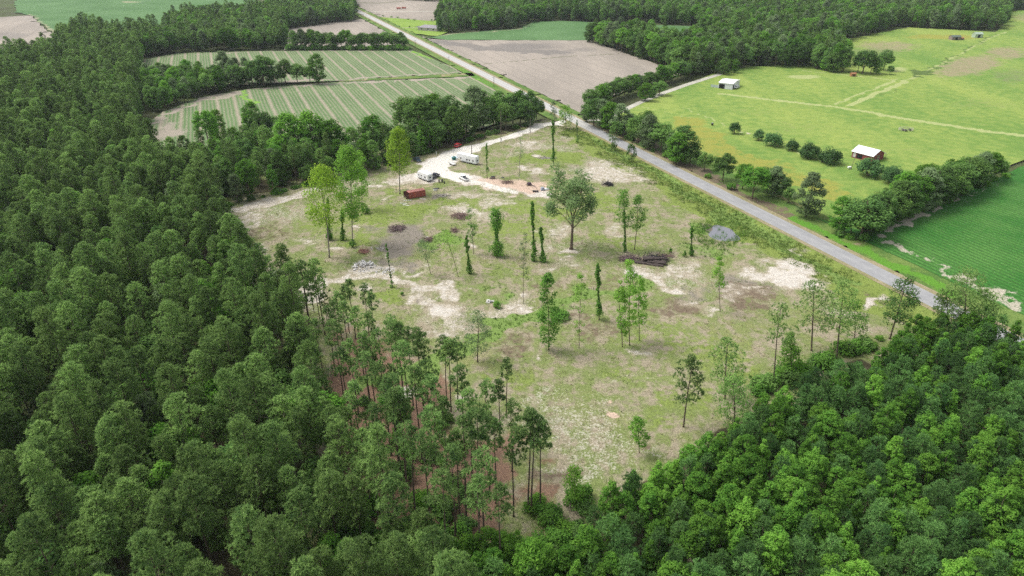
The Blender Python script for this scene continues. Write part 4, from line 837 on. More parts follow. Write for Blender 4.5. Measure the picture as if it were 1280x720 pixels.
ST = [
 ('vine_covered_tree', 622, 321, 619, 264, 25, 'thick dark column of vines widening at the top like a mushroom', V, dict(leaf=.42, dens=1.6, flare=1.9)),
 ('vine_covered_tree', 668, 327, 665, 252, 12, 'tall slender vine wrapped trunk, thinner half of a pair west of the oak', V, dict(leaf=.36, dens=1.2)),
 ('vine_covered_tree', 679, 328, 676, 285, 13, 'shorter vine wrapped trunk close beside a taller one west of the oak', V, dict(leaf=.36, dens=1.2)),
 ('broadleaf_sapling', 686, 438, 685, 338, 29, 'bright green leafy tree tapering to a point on a ring of bare soil', B_, dict(cb=.1, shape='column', n=70, per=50, leaf=.34, mat='vine', r=.14, rcf=.36)),
 ('broadleaf_sapling', 597, 454, 597, 386, 34, 'dull grey green tree with feathery crown beside the bright grass strip', B_, dict(cb=.12, shape='oval', n=44, per=50, leaf=.24, mat='grey_leaf', r=.16, rcf=.33)),
 ('vine_covered_tree', 749, 400, 747, 330, 14, 'slender vine wrapped tree just left of the bright green clump', V, dict(leaf=.36, dens=1.1, mat='vine', low=.1)),
 ('broadleaf_sapling', 724, 436, 726, 338, 17, 'thin pale sapling with sparse light leaves in the middle of the clearing', B_, dict(cb=.12, shape='column', n=30, per=30, leaf=.26, mat='bright_leaf', r=.08, rcf=.4)),
 ('broadleaf_sapling', 778, 434, 774, 346, 19, 'leftmost bright green stem of the three stem clump', B_, dict(cb=.15, shape='oval', n=46, per=46, leaf=.30, mat='bright_leaf', r=.11, rcf=.36)),
 ('broadleaf_sapling', 787, 432, 787, 318, 24, 'tallest bright green stem in the middle of the three stem clump', B_, dict(cb=.2, shape='column', n=56, per=46, leaf=.30, mat='bright_leaf', r=.12, rcf=.34)),
 ('broadleaf_sapling', 799, 426, 800, 342, 20, 'rightmost bright green stem of the three stem clump', B_, dict(cb=.2, shape='oval', n=44, per=46, leaf=.30, mat='bright_leaf', r=.1, rcf=.36)),
 ('vine_covered_tree', 864, 321, 865, 284, 9, 'small narrow dark column of vines left of the pond', V, dict(leaf=.30, dens=1.2)),
 ('broadleaf_sapling', 900, 392, 898, 322, 19, 'lone sapling with bare lower stem on brown soil south of the pond', B_, dict(cb=.45, shape='column', n=34, per=42, leaf=.27, mat='bright_leaf', r=.09, rcf=.36)),
 ('broadleaf_sapling', 654, 380, 656, 285, 14, 'very thin tall sapling with wispy pale leaves in mid clearing', B_, dict(cb=.25, shape='column', n=24, per=28, leaf=.24, mat='grey_leaf', r=.08, rcf=.4)),
 ('broadleaf_sapling', 592, 318, 588, 256, 15, 'thin leafy tree just south of the brush heap', B_, dict(cb=.25, shape='column', n=28, per=34, leaf=.28, mat='vine', r=.1, rcf=.4)),
 ('vine_covered_tree', 587, 343, 583, 295, 13, 'leaning vine wrapped trunk west of the mushroom shaped vine column', V, dict(leaf=.34, dens=1.0, mat='vine')),
 ('leaning_sapling', 573, 347, 558, 288, 24, 'thin leaning sapling with wispy crown over the lush green patch', B_, dict(cb=.45, shape='oval', n=24, per=26, leaf=.24, mat='bright_leaf', r=.09, rcf=.36)),
 ('leaning_sapling', 539, 344, 528, 300, 24, 'thin leaning sapling with drooping grey green crown on the grey mound', B_, dict(cb=.5, shape='oval', n=34, per=34, leaf=.24, mat='grey_leaf', r=.09, rcf=.36)),
 ('dead_tree', 491, 360, 482, 304, 8, 'nearly bare crooked trunk with a little vine halfway up', V, dict(leaf=.28, dens=.45, mat='vine', bark='bark_pale')),
 ('broadleaf_tree', 783, 314, 779, 236, 26, 'left tree of a leafy pair with vine wrapped stems behind the log pile', B_, dict(cb=.42, shape='oval', n=44, per=44, leaf=.32, mat='vine', r=.14, rcf=.36)),
 ('broadleaf_tree', 793, 313, 799, 244, 26, 'right tree of a leafy pair with vine wrapped stems behind the log pile', B_, dict(cb=.40, shape='oval', n=44, per=44, leaf=.32, mat='vine', r=.14, rcf=.36)),
 ('vine_covered_tree', 781, 316, 780, 262, 8, 'narrow vine wrapped stem under the leafy pair behind the log pile', V, dict(leaf=.30, dens=.9)),
 ('broadleaf_tree', 412, 323, 401, 208, 50, 'big yellow green tree with pale trunk at the clearing left side', B_, dict(cb=.38, shape='oval', n=90, per=62, leaf=.40, mat='yellow_leaf', bark='bark_pale', r=.26, rcf=.34)),
 ('broadleaf_tree', 441, 307, 434, 180, 40, 'tallest bright green tree of the narrow pair at the clearing left side', B_, dict(cb=.3, shape='column', n=120, per=62, leaf=.40, mat='bright_leaf', bark='bark_pale', r=.2, rcf=.34)),
 ('broadleaf_tree', 453, 263, 449, 188, 20, 'bright green narrow tree whose foot stands in a round bush', B_, dict(cb=.2, shape='column', n=56, per=52, leaf=.38, mat='bright_leaf', bark='bark_pale', r=.16, rcf=.38)),
 ('vine_covered_tree', 428, 301, 428, 262, 13, 'short dark vine column between yellow green tree and bright pair', V, dict(leaf=.34, dens=1.0)),
 ('vine_covered_tree', 412, 300, 409, 248, 11, 'dark vine column behind the big yellow green tree', V, dict(leaf=.34, dens=1.0)),
 ('broadleaf_tree', 500, 243, 497, 158, 32, 'bright yellow green tree with pale trunk beside the red container', B_, dict(cb=.32, shape='oval', n=88, per=62, leaf=.42, mat='yellow_leaf', bark='bark_pale', r=.26, rcf=.33)),
 ('broadleaf_sapling', 692, 208, 691, 152, 10, 'tall thin leafy pole of a tree near the road junction', V, dict(leaf=.36, dens=1.0, low=.12)),
 ('dead_tree', 649, 222, 650, 170, 12, 'pale bare twin trunk with a few leaves beside the pink sand pad', B_, dict(cb=.4, shape='column', n=14, per=26, leaf=.26, mat='grey_leaf', bark='bark_pale', r=.13, rcf=.4)),
 ('broadleaf_sapling', 609, 224, 608, 180, 9, 'thin dark leafy pole beside the pale travel trailer', V, dict(leaf=.30, dens=.6, low=.2)),
 ('dead_tree', 722, 178, 721, 150, 7, 'bare pole of a trunk with vine at its foot by the road junction', V, dict(leaf=.3, dens=.5, low=.02, bark='bark_pale')),
 ('broadleaf_tree', 708, 161, 706, 127, 21, 'bright green tree standing in the road junction corner', B_, dict(cb=.15, shape='oval', n=44, per=44, leaf=.38, mat='bright_leaf', r=.16, rcf=.36)),
 ('broadleaf_tree', 694, 168, 692, 124, 12, 'slim grey green tree left of the road junction corner', B_, dict(cb=.3, shape='column', n=28, per=34, leaf=.34, mat='grey_leaf', r=.13, rcf=.38)),
 ('broadleaf_tree', 765, 188, 766, 160, 15, 'small dark tree on the clearing side of the paved road, nearer the junction', B_, dict(cb=.12, shape='oval', n=36, per=44, leaf=.34, mat='broad', r=.14, rcf=.36)),
 ('broadleaf_tree', 789, 201, 789, 178, 14, 'small dark tree on the clearing side of the paved road, farther from junction', B_, dict(cb=.12, shape='oval', n=34, per=44, leaf=.32, mat='broad', r=.13, rcf=.36)),
 ('broadleaf_tree', 799, 568, 798, 522, 26, 'small round green tree near the lower wood beyond the orange sand patch', B_, dict(cb=.2, shape='oval', n=40, per=46, leaf=.24, mat='sweetgum', r=.09, rcf=.33)),
 ('broadleaf_tree', 718, 632, 718, 583, 32, 'pale green small tree where sand meets needle litter', B_, dict(cb=.2, shape='oval', n=40, per=48, leaf=.22, mat='bright_leaf', r=.09, rcf=.33)),
 ('edge_pine', 854, 535, 866, 446, 40, 'leaning pine with long bare trunk at the upper edge of the young wood', 'pine', dict(cb=.42, n=36, r=.17)),
 ('edge_pine', 906, 500, 910, 424, 45, 'broad pine with layered open crown behind dark bushy tree of the young wood', 'pine', dict(cb=.3, n=39, r=.18)),
 ('broadleaf_tree', 918, 536, 918, 468, 50, 'dark bushy tree bulging from the upper edge of the young wood', B_, dict(cb=.08, shape='oval', n=60, per=56, leaf=.28, mat='broad', r=.16, rcf=.32)),
 ('edge_pine', 966, 482, 977, 378, 36, 'leaning slim pine with sparse crown, leftmost of the four at the road end', 'pine', dict(cb=.5, n=32, r=.16)),
 ('edge_pine', 1014, 440, 1018, 353, 52, 'tall open crowned pine in the middle of the four at the road end', 'pine', dict(cb=.3, n=50, r=.2)),
 ('edge_pine', 1045, 455, 1055, 353, 45, 'tall dark pine with long straight trunk beside the bright leafy tree', 'pine', dict(cb=.4, n=46, r=.2)),
 ('broadleaf_tree', 1068, 428, 1070, 374, 36, 'bright leafy tree with open crown beside the tall dark pine', B_, dict(cb=.15, shape='oval', n=34, per=44, leaf=.3, mat='sweetgum', r=.12, rcf=.34)),
 ('broadleaf_tree', 990, 468, 988, 416, 44, 'bright green bushy tree at the foot of the sparse pines', B_, dict(cb=.08, shape='cone', n=56, per=54, leaf=.28, mat='sweetgum', r=.13, rcf=.32)),
 ('broadleaf_tree', 1112, 424, 1135, 343, 42, 'leaning dark tree with dense crown near the visible end of the road', B_, dict(cb=.25, shape='oval', n=70, per=56, leaf=.32, mat='broad', r=.2, rcf=.3)),
 ('edge_pine', 1206, 428, 1212, 336, 67, 'big dark spreading pine over the end of the road', 'pine', dict(cb=.3, n=79, r=.26)),
 ('edge_pine', 1186, 425, 1186, 364, 48, 'shorter dark pine beside the big spreading one over the road end', 'pine', dict(cb=.3, n=61, r=.2)),
 ('edge_pine', 1230, 430, 1234, 362, 48, 'dark pine on the right of the big spreading one over the road end', 'pine', dict(cb=.3, n=61, r=.2)),
]
for nm, bx, by, tx, ty, wp, lab, sty, kw in ST:
    stand_tree(nm, bx, by, tx, ty, wp, lab, sty, cat='pine tree' if sty == 'pine' else 'tree', **kw)

# round bushes in the pasture and bushes in the clearing
def bush(name, bx, by, ty, wpx, label, mat='bush', group=None, n=44, per=62):
    p = g(bx, by); h = height_at(bx, by, ty)
    if name == 'clearing_bush': p.z = gz(p) - .05
    R = wpx / 2 / ppm(by)
    return tree_thing(name, p, 0, bush_geo(RT, h, R, n, per, max(.2, R * .12), mat), label, 'bush', group, 1.0, ('stem', 'foliage'))
for bx, by, ty, wp, lab in ((918, 167, 149, 15, 'round dark bush farthest from the red barn, nearest the white shed'), (948, 175, 157, 15, 'pale round bush, second in the row counted from the white shed'), (966, 182, 161, 24, 'wide round bush, third in the row counted from the white shed'),
                            (989, 188, 171, 18, 'small round bush, fourth in the row counted from the white shed'), (1011, 197, 174, 28, 'wide pale topped bush touching its bigger neighbour in the pasture row'), (1036, 204, 180, 30, 'largest round bush of the pasture row, last before the red barn'),
                            (1084, 220, 192, 31, 'round bush standing in front of the red barn'), (1113, 229, 203, 30, 'loose bush between the red barn and the windbreak')):
    bush('round_bush', bx, by, ty, wp, lab)
for bx, by, ty, wp, lab in ((457, 267, 254, 14, 'dark round bush at the foot of the bright narrow tree'), (441, 310, 297, 9, 'small dark bush at the foot of the tallest bright tree'), (412, 301, 288, 10, 'dark bush behind the foot of the big yellow green tree'),
                            (621, 386, 376, 12, 'low green bush on the pale sand in mid clearing'), (855, 322, 312, 5, 'tiny dark bush beside the log pile, left one'), (838, 317, 309, 5, 'tiny dark bush behind the end of the log pile'),
                            (503, 370, 364, 4, 'tiny green bush in the weeds by the sandy track'), (700, 398, 388, 30, 'low spreading bush in the bright green strip')):
    bush('clearing_bush', bx, by, ty, wp, lab, 'vine', n=26, per=44)
for bx, by, ty, lab in ((479, 20.5, 18, 'first small dark shrub along the far lawn edge, nearest the road'), (489, 21.6, 19.3, 'second small dark shrub along the far lawn edge'), (497, 22.5, 19.5, 'third small dark shrub along the far lawn edge'), (510, 24.5, 21.8, 'fourth small dark shrub along the far lawn edge'), (518, 25.8, 23, 'fifth small dark shrub along the far lawn edge'), (512, 35, 31.4, 'round dark shrub in front of the grey house'), (540, 27, 22, 'upright small tree right behind the grey house')):
    bush('garden_shrub', bx, by, ty, 4.5, lab, 'broad', n=14, per=24)

# grass, weeds and reeds: uncountable
def tufts(name, X, Y, hgt, n_bl, cols, spread=.18, wd=.06):
    k = len(X) * n_bl
    bx = np.repeat(X, n_bl) + RT.normal(size=k) * np.repeat(spread * np.ones(len(X)), n_bl); by = np.repeat(Y, n_bl) + RT.normal(size=k) * spread
    bz = relief(bx, by) - .03; hh = np.repeat(hgt, n_bl) * (.6 + .6 * RT.random(k)); a = RT.random(k) * 6.283
    dx, dy = np.cos(a), np.sin(a); ln = RT.normal(size=(k, 2)) * .35 * hh[:, None]
    v = np.stack([np.stack([bx - dx * wd, by - dy * wd, bz], 1), np.stack([bx + dx * wd, by + dy * wd, bz], 1), np.stack([bx + ln[:, 0], by + ln[:, 1], bz + hh], 1)], 1).reshape(-1, 3)
    o = link(name, mk_mesh(name, v, [np.arange(k * 3).reshape(k, 3)], cols, np.repeat(RT.random(len(X)), n_bl))); tag(o, kind='stuff')
M['grass_green'] = leaf_mat('grass_blades', (.11, .19, .045), (.20, .28, .075), .3, 0.0)
M['grass_dry'] = leaf_mat('dry_weeds', (.20, .19, .09), (.32, .28, .16), .3, 0.0)
M['verge_blade'] = leaf_mat('verge_blades', (.15, .24, .05), (.30, .37, .11), .4, 0.0)
M['reed'] = leaf_mat('lush_blades', (.10, .22, .035), (.19, .32, .06), .35, 0.0)
CP = [g(*p) for p in CLEAR]
def cloud(n, polyw):
    xs = [p.x for p in polyw]; ys = [p.y for p in polyw]
    X = RT.uniform(min(xs), max(xs), n); Y = RT.uniform(min(ys), max(ys), n); k = in_poly(X, Y, polyw); return X[k], Y[k]
X, Y = cloud(60000, CP); s = road_s(X, Y)
sand = np.maximum(paint(X, Y, SAND), paint(X, Y, MASK['path'])); lit = paint(X, Y, MASK['litter']); gr = np.maximum(paint(X, Y, GREEN), .25); lu = paint(X, Y, LUSH)
noi = vnoise(X, Y, 6, 9) + .6 * vnoise(X, Y, 2.2, 10)
inpond = np.hypot((X - PONDC.x) / 6.5, (Y - PONDC.y) / 8) < 1
k = (sand < .45) & (lit < .5) & (s < -6) & ~inpond
kk = k & (gr + noi > .45) & (lu < .4)
tufts('grass', X[kk], Y[kk], RT.uniform(.12, .4, kk.sum()), 5, M['grass_green'])
kk = k & (gr + noi < .30) & (noi > -.25) & (lu < .3)
tufts('dry_weeds', X[kk][:9000], Y[kk][:9000], RT.uniform(.12, .5, min(9000, kk.sum())), 5, M['grass_dry'])
kk = k & (lu > .4)
vx = np.concatenate([X[kk]]); vy = np.concatenate([Y[kk]])
tufts('lush_grass', vx, vy, RT.uniform(.3, .9, len(vx)), 7, M['reed'])
X, Y = cloud(26000, [W(-6, LR - 20), W(-6, lI + 10), W(-20, lI + 10), W(-20, LR - 20)]); s = road_s(X, Y); noi = vnoise(X, Y, 5, 12)
inpond = np.hypot((X - PONDC.x) / 6.5, (Y - PONDC.y) / 8) < 1
kk = (noi + .35 * np.exp(-((s + 11) / 4) ** 2) > -.05) & ~inpond
tufts('verge_grass', X[kk], Y[kk], RT.uniform(.25, .8, kk.sum()), 7, M['verge_blade'], .3)
a = RT.uniform(0, 6.283, 380); rr = RT.uniform(.8, 1.6, 380)
px_, py_ = 900 + 23 * rr * np.cos(a), 292 + 11.5 * rr * np.sin(a)
pts = [g(x, y) for x, y in zip(px_, py_)]
tufts('reeds', np.array([p.x for p in pts]), np.array([p.y for p in pts]), RT.uniform(.5, 1.3, 380), 7, M['reed'], .3)
pts = [g(x, y) for x, y in [(892 + 2 * i, 296 + 1.5 * math.sin(i * 2.1)) for i in range(9)] + [(899, 287), (904, 291), (885, 290), (880, 288), (878, 291), (884, 286)] * 3]
tufts('reeds', np.array([p.x for p in pts]), np.array([p.y for p in pts]), RT.uniform(1.0, 1.7, len(pts)), 9, M['vine'], .3)
# ---------------------------------------------------------------- vehicles, buildings and smaller things
RO = np.random.default_rng(77)
PM = {}
def mat(name, col, rough=.5, metal=0.0, var=.08, scale=3.0, spec=.4):
    if name not in PM: PM[name] = plain(name, col, rough, metal, var, scale, spec)
    return PM[name]
GLASS = lambda: mat('dark_glass', (.02, .025, .03), .08, spec=.6)
TYRE = lambda: mat('tyre_rubber', (.02, .02, .02), .9)
RIM = lambda: mat('grey_rim', (.35, .35, .36), .4, .6)
def heading(a, b):
    d = b - a; return math.atan2(d.y, d.x)
def at2(p0, p1, off=0.0):
    """centre, heading and ground length of a thing whose long axis runs between two pixels"""
    a, b = g(*p0), g(*p1); c = (a + b) / 2; h = heading(a, b); c = c + Vector((-math.sin(h), math.cos(h), 0)) * off; c.z = gz(c) if abs(road_s(c.x, c.y)) > 6 and c.y < 380 and road_s(c.x, c.y) < 0 else -.02
    return c, h, (b - a).length
def wheel(root, x, y, r=.36, wd=.24):
    e = MB().tube([(x, y - wd / 2, r), (x, y + wd / 2, r)], r, 14).build('wheel', TYRE(), root)
    MB().tube([(x, y - wd / 2 - .012, r), (x, y + wd / 2 + .012, r)], r * .58, 10).build('rim', RIM(), e)
def car(name, p0, p1, L, paint, label, cat, kind='suv', bed=None):
    c, h, _ = at2(p0, p1)
    e = empty(name, c, h, label, cat)
    wd = 1.86; H2 = L / 2
    if kind == 'pickup':
        body = [(-H2, .45), (-H2, 1.02), (-H2 + .05, 1.05), (H2 - 1.35, 1.05), (H2 - .25, .98), (H2, .8), (H2, .42)]
        cab = [(-.35, 1.05), (-.15, 1.78), (.95, 1.80), (1.55, 1.05)]
    else:
        body = [(-H2, .45), (-H2, .95), (-H2 + .08, 1.02), (H2 - 1.2, 1.02), (H2 - .2, .92), (H2, .75), (H2, .42)]
        cab = [(-H2 + .12, 1.02), (-H2 + .5, 1.66), (.35, 1.70), (1.05, 1.02)]
    b = MB().prism(body, -wd / 2, wd / 2).build('body', paint, e, .07)
    cb = MB().prism(cab, -wd / 2 + .1, wd / 2 - .1)
    cb.build('cabin', paint, e, .06)
    (x0, z0), (x1, z1), (x2, z2), (x3, z3) = cab
    for s in (-1, 1):
        y = s * (wd / 2 - .1 + .004)
        m = MB(); q = lambda u, v: (x0 + (x3 - x0) * u + ((x1 - x0) * (1 - u) + (x2 - x3) * u) * v, y, z0 + (z1 - z0) * v)
        m.add([q(.07, .12), q(.5, .12), q(.5, .86), q(.09, .86)], [(0, 1, 2, 3)]); m.add([q(.55, .12), q(.93, .12), q(.91, .86), q(.55, .86)], [(0, 1, 2, 3)])
        m.build('side_window', GLASS(), e)
    def sl(xa, za, xb, zb, nx, nz):
        w2 = wd / 2 - .2; u, v = .1, .88
        A = (xa + (xb - xa) * u + nx, za + (zb - za) * u + nz); B = (xa + (xb - xa) * v + nx, za + (zb - za) * v + nz)
        return MB().add([(A[0], -w2, A[1]), (A[0], w2, A[1]), (B[0], w2, B[1]), (B[0], -w2, B[1])], [(0, 1, 2, 3)])
    sl(x3, z3, x2, z2, .006, .005).build('windshield', GLASS(), e)
    sl(x0, z0, x1, z1, -.006, .004).build('rear_window', GLASS(), e)
    if kind == 'pickup':
        MB().box(((-H2 - .45) / 2 + .05, 0, 1.058), (H2 - .62, wd - .3, .02)).build('truck_bed', bed or mat('bed_liner', (.03, .03, .03), .8), e)
    for x in (-H2 + .95, H2 - .95):
        for s in (-1, 1): wheel(e, x, s * (wd / 2 - .1))
    for s in (-1, 1):
        MB().box((H2 + .004, s * .68, .74), (.03, .32, .16)).build('headlight', mat('lamp_glass', (.8, .8, .78), .15), e)
        MB().box((-H2 - .004, s * .8, .82), (.03, .16, .26)).build('taillight', mat('red_lamp', (.4, .02, .02), .2), e)
    MB().box((H2 + .01, 0, .5), (.08, wd - .1, .18)).build('bumper', mat('bumper_grey', (.15, .15, .15), .5), e)
    return e
WHITE = mat('white_paint', (.78, .78, .77), .35)
car('parked_car', (567.2, 187), (577.5, 181.2), 4.7, mat('red_paint', (.42, .03, .035), .3), 'red car at the edge of the sandy drive under the trees', 'car')
car('pickup_truck', (516.3, 198.6), (526.6, 205.2), 5.3, mat('teal_black_paint', (.03, .06, .075), .3), 'dark teal pickup half under the trees beside the sandy yard', 'truck', 'pickup')
car('pickup_truck', (536.8, 226.6), (549.8, 218.8), 5.6, mat('navy_black_paint', (.03, .032, .05), .3), 'black pickup parked against the white camper', 'truck', 'pickup')
car('pickup_truck', (586, 228.6), (574.2, 222.6), 5.4, WHITE, 'white pickup with dark bed standing alone on the sandy yard', 'truck', 'pickup')
car('parked_car', (925, 108.8), (916, 111.6), 4.6, WHITE, 'white car parked by the corner of the white metal shed', 'car')

def trailer(name, p0, p1, L, H, label, gooseneck=False, off=1.2, windows=((-.3, .8), (-.1, .8), (.28, 1.0))):
    c, h, _ = at2(p0, p1, off)
    e = empty(name, c, h, label, 'camper')
    wd = 2.4; a = L / 2
    if gooseneck: prof = [(-a, 1.55), (-a - .1, 2.2), (-a + .25, H), (a - .15, H), (a, H - .3), (a, .62), (-a + 2.2, .62), (-a + 2.0, 1.5)]
    else: prof = [(-a, .62), (-a, 1.5), (-a + .35, H - .15), (-a + .7, H), (a - .3, H), (a, H - .4), (a, .62)]
    MB().prism(prof, -wd / 2, wd / 2).build('body', mat('trailer_white', (.80, .80, .80), .4), e, .08)
    MB().box((0 if not gooseneck else 1.0, 0, .5), (L * (.94 if not gooseneck else .70), wd * .86, .26)).build('chassis', mat('dark_chassis', (.03, .03, .03), .8), e)
    for s in (-1, 1):
        y = s * (wd / 2 + .012)
        for u, w_ in windows:
            f = MB().box((u * L, y, 1.75), (w_, .03, .62)).build('window', GLASS(), e)
            MB().box((u * L, y - s * .006, 1.75), (w_ + .12, .03, .74)).build('window_frame', mat('frame_grey', (.5, .5, .5), .5), f)
        MB().box((.12 * L, y, .98), (L * .7 if gooseneck else L * .9, .02, .13)).build('stripe', mat('grey_stripe', (.3, .31, .36), .5), e)
        for dx in (-.45, .45): wheel(e, dx + (.6 if gooseneck else .2), s * (wd / 2 - .16), .36, .22)
    MB().box((a + .012, 0, 1.85), (.03, .9, .6)).build('rear_window', GLASS(), e)
    MB().box((.09 * L + .3, -wd / 2 - .014, 1.5), (.66, .035, 1.7)).build('door', mat('door_white', (.7, .7, .71), .4), e)
    MB().box((.1 * L, 0, H + .13), (.9, .8, .26), top=(.85, .85)).build('air_conditioner', mat('unit_white', (.72, .72, .7), .5), e, .04)
    MB().tube([(-a + .1, 0, .55), (-a - 1.0, 0, .5)], .06, 6).build('hitch', mat('dark_chassis', (.03, .03, .03), .8), e)
    return e
trailer('travel_trailer', (568.6, 201.4), (597, 208.0), 10.6, 3.7, 'long white travel trailer with dark windows on the grass beside the sandy yard', True, 1.2, ((-.28, .7), (.05, .9), (.17, .8), (.36, .7)))
trailer('camper_trailer', (519.2, 222.6), (537, 229.8), 7.2, 3.2, 'short white camper with two dark windows beside the black pickup', False, 1.3, ((-.33, .5), (-.1, .6), (.25, .9)))
# flat trailer, tank and sheet by the long trailer
c, h, _ = at2((559.8, 204.6), (567.5, 208.8), .7)
e = empty('flatbed_trailer', c, h, 'small pale flatbed trailer lying in front of the long white trailer', 'trailer')
MB().box((0, 0, .55), (3.6, 1.8, .12)).build('deck', mat('pale_deck', (.6, .58, .53), .7), e)
MB().tube([(1.8, 0, .5), (2.9, 0, .45)], .05, 6).build('drawbar', mat('dark_chassis', (.03, .03, .03), .8), e)
for s in (-1, 1):
    MB().box((0, s * .93, .68), (3.6, .06, .22)).build('side_rail', mat('rail_grey', (.3, .3, .3), .6), e); wheel(e, -.3, s * .98, .3, .18)
c = gp(567.6, 200.2)
e = empty('water_tank', c, .4, 'dark teal plastic tank at the front end of the long trailer', 'tank')
MB().tube([(0, 0, .05), (0, 0, .2), (0, 0, 1.25), (0, 0, 1.5)], [.8, .92, .92, .5], 16).build('tank_body', mat('teal_plastic', (.02, .12, .11), .4), e, smooth=False)
MB().tube([(0, 0, 1.5), (0, 0, 1.62)], .22, 10).build('lid', mat('black_plastic', (.02, .02, .02), .5), e)
c = gp(569, 197.2); v = []
nx = 9
for i in range(nx):
    for j in range(nx): v.append((i * .42 - 1.7, j * .32 - 1.3, .16 + .12 * math.sin(i * 1.7 + j) + .1 * RO.random()))
o = link('tarp', mk_mesh('tarp', v, [[(i * nx + j, (i + 1) * nx + j, (i + 1) * nx + j + 1, i * nx + j + 1) for i in range(nx - 1) for j in range(nx - 1)]], mat('pale_blue_tarp', (.50, .68, .76), .5))); o.location = c
tag(o, 'pale blue tarp spread on the sand behind the teal tank', 'tarp')

# red shipping container, its far end open
a, b = g(511.5, 249.8), g(532.3, 246.0); h = heading(a, b); c = (a + b) / 2 + Vector((-math.sin(h), math.cos(h), 0)) * 1.25; c.z = gz(c) - .02
e = empty('shipping_container', c, h, 'rusty red shipping container with its dark end open at the clearing edge', 'container')
RED = mat('rust_red_steel', (.36, .10, .075), .7, var=.3, scale=1.5)
L, wd, Hh = (b - a).length, 2.44, 2.6
for s in (-1, 1):
    m = MB().box((0, s * (wd / 2 - .03), Hh / 2 + .1), (L, .05, Hh - .2))
    for k in range(int(L / .3)): m.box((-L / 2 + .2 + k * .3, s * (wd / 2 + .012), Hh / 2 + .1), (.14, .04, Hh - .35))
    m.build('side_wall', RED, e)
MB().box((0, 0, Hh), (L, wd, .06)).build('roof', mat('faded_red_steel', (.52, .22, .18), .75, var=.25, scale=1.2), e)
MB().box((0, 0, .13), (L, wd - .14, .12)).build('floor', mat('container_floor', (.08, .06, .05), .9), e)
MB().box((L / 2 - .03, 0, Hh / 2 + .1), (.05, wd - .14, Hh - .22)).build('end_wall', RED, e)
for s in (-1, 1):
    MB().box((-L / 2 - .55, s * (wd / 2 + .12), Hh / 2 + .1), (1.16, .06, Hh - .25), rz=s * -.12).build('door', mat('dark_rust', (.12, .05, .04), .8, var=.3), e)
for (x, y, lab) in ((504.5, 255.2, 'longest white board lying in the grass by the container'), (507.5, 257.5, 'short white board in front of the container door'), (528.5, 249.6, 'white board leaning along the container foot'), (509.5, 251.3, 'pale board right against the container door')):
    c = gp(x, y); m = MB(); m.box((0, 0, .1), (2.2 + RO.random(), .32, .06), rz=RO.uniform(-.9, .2)); o = m.build('board', mat('white_board', (.7, .68, .62), .7), None, .01); o.location = c; tag(o, lab, 'board')

# buildings
def roof_prism(L, wd, he, hr, ov, th=.12):
    """gable roof, ridge along x: two slabs as one closed shape"""
    y = wd / 2 + ov; z0 = he - ov * (hr - he) / (wd / 2)
    prof = [(-y, z0), (0, hr), (y, z0), (y, z0 + th), (0, hr + th), (-y, z0 + th)]
    m = MB(); n = 6
    vs = [(-L / 2 - ov, py, pz) for py, pz in prof] + [(L / 2 + ov, py, pz) for py, pz in prof]
    m.add(vs, [(0, 1, 4, 5), (1, 2, 3, 4), (6, 11, 10, 7), (7, 10, 9, 8)] + [(k, k + n, (k + 1) % n + n, (k + 1) % n) for k in range(n)])
    return m
def gable_walls(L, wd, he, hr):
    m = MB(); x, y = L / 2, wd / 2
    m.add([(-x, -y, 0), (x, -y, 0), (x, y, 0), (-x, y, 0), (-x, -y, he), (x, -y, he), (x, y, he), (-x, y, he), (-x, 0, hr), (x, 0, hr)],
          [(0, 1, 5, 4), (2, 3, 7, 6), (1, 2, 6, 9, 5), (3, 0, 4, 8, 7)])
    return m
DARK = mat('opening_shade', (.012, .012, .014), .9)  # near-black panels paint the shade inside open bays and doorways
a, b, f = g(1064, 196.3), g(1089.5, 203.0), g(1099.5, 196.8); h = heading(a, b); L, wd = (b - a).length, min(9.0, (f - b).length)
c = (a + b) / 2 + Vector((-math.sin(h), math.cos(h), 0)) * wd / 2; c.z = -.02
e = empty('barn', c, h, 'red barn with white metal roof behind a round bush in the pasture', 'barn')
BR = mat('barn_red', (.24, .06, .065), .8, var=.2)
gable_walls(L, wd, 2.7, 4.6).build('wall', BR, e)
roof_prism(L, wd, 2.75, 4.66, .4).build('roof', mat('white_metal_roof', (.74, .77, .76), .4, .0), e)
MB().box((-L / 2 + 1.2, -wd / 2 - .03, 1.3), (1.3, .05, 1.9)).build('door', mat('grey_door', (.5, .46, .46), .7), e)
MB().box((-L / 2 + 3.6, -wd / 2 - .03, 1.2), (2.6, .05, 1.7)).build('opening', DARK, e)
MB().box((L / 2 + .02, 0, 1.25), (.05, 2.4, 2.4)).build('barn_door', mat('grey_brown_wood', (.22, .17, .15), .9), e)
lt = MB(); x = L / 2; y0, y1 = wd / 2 + .41, wd / 2 + 2.6
lt.add([(-x, y0, 2.25), (x, y0, 2.25), (x, y1, 1.7), (-x, y1, 1.7), (-x, y0, 2.35), (x, y0, 2.35), (x, y1, 1.8), (-x, y1, 1.8)], [(0, 1, 2, 3), (4, 7, 6, 5), (0, 4, 5, 1), (1, 5, 6, 2), (2, 6, 7, 3), (3, 7, 4, 0)])
lt.build('lean_to', mat('tan_metal', (.5, .45, .40), .6), e)
for k in range(4): MB().tube([(-x + .3 + k * (L - .6) / 3, y1 - .15, 0), (-x + .3 + k * (L - .6) / 3, y1 - .15, 1.74)], .08, 6).build('post', mat('grey_brown_wood', (.22, .17, .15), .9), e)
a, b, f = g(897.6, 110.2), g(915.2, 112.2), g(927, 107.4); h = heading(a, b); L, wd = (b - a).length, (f - b).length
c = (a + b) / 2 + Vector((-math.sin(h), math.cos(h), 0)) * wd / 2; c.z = -.02
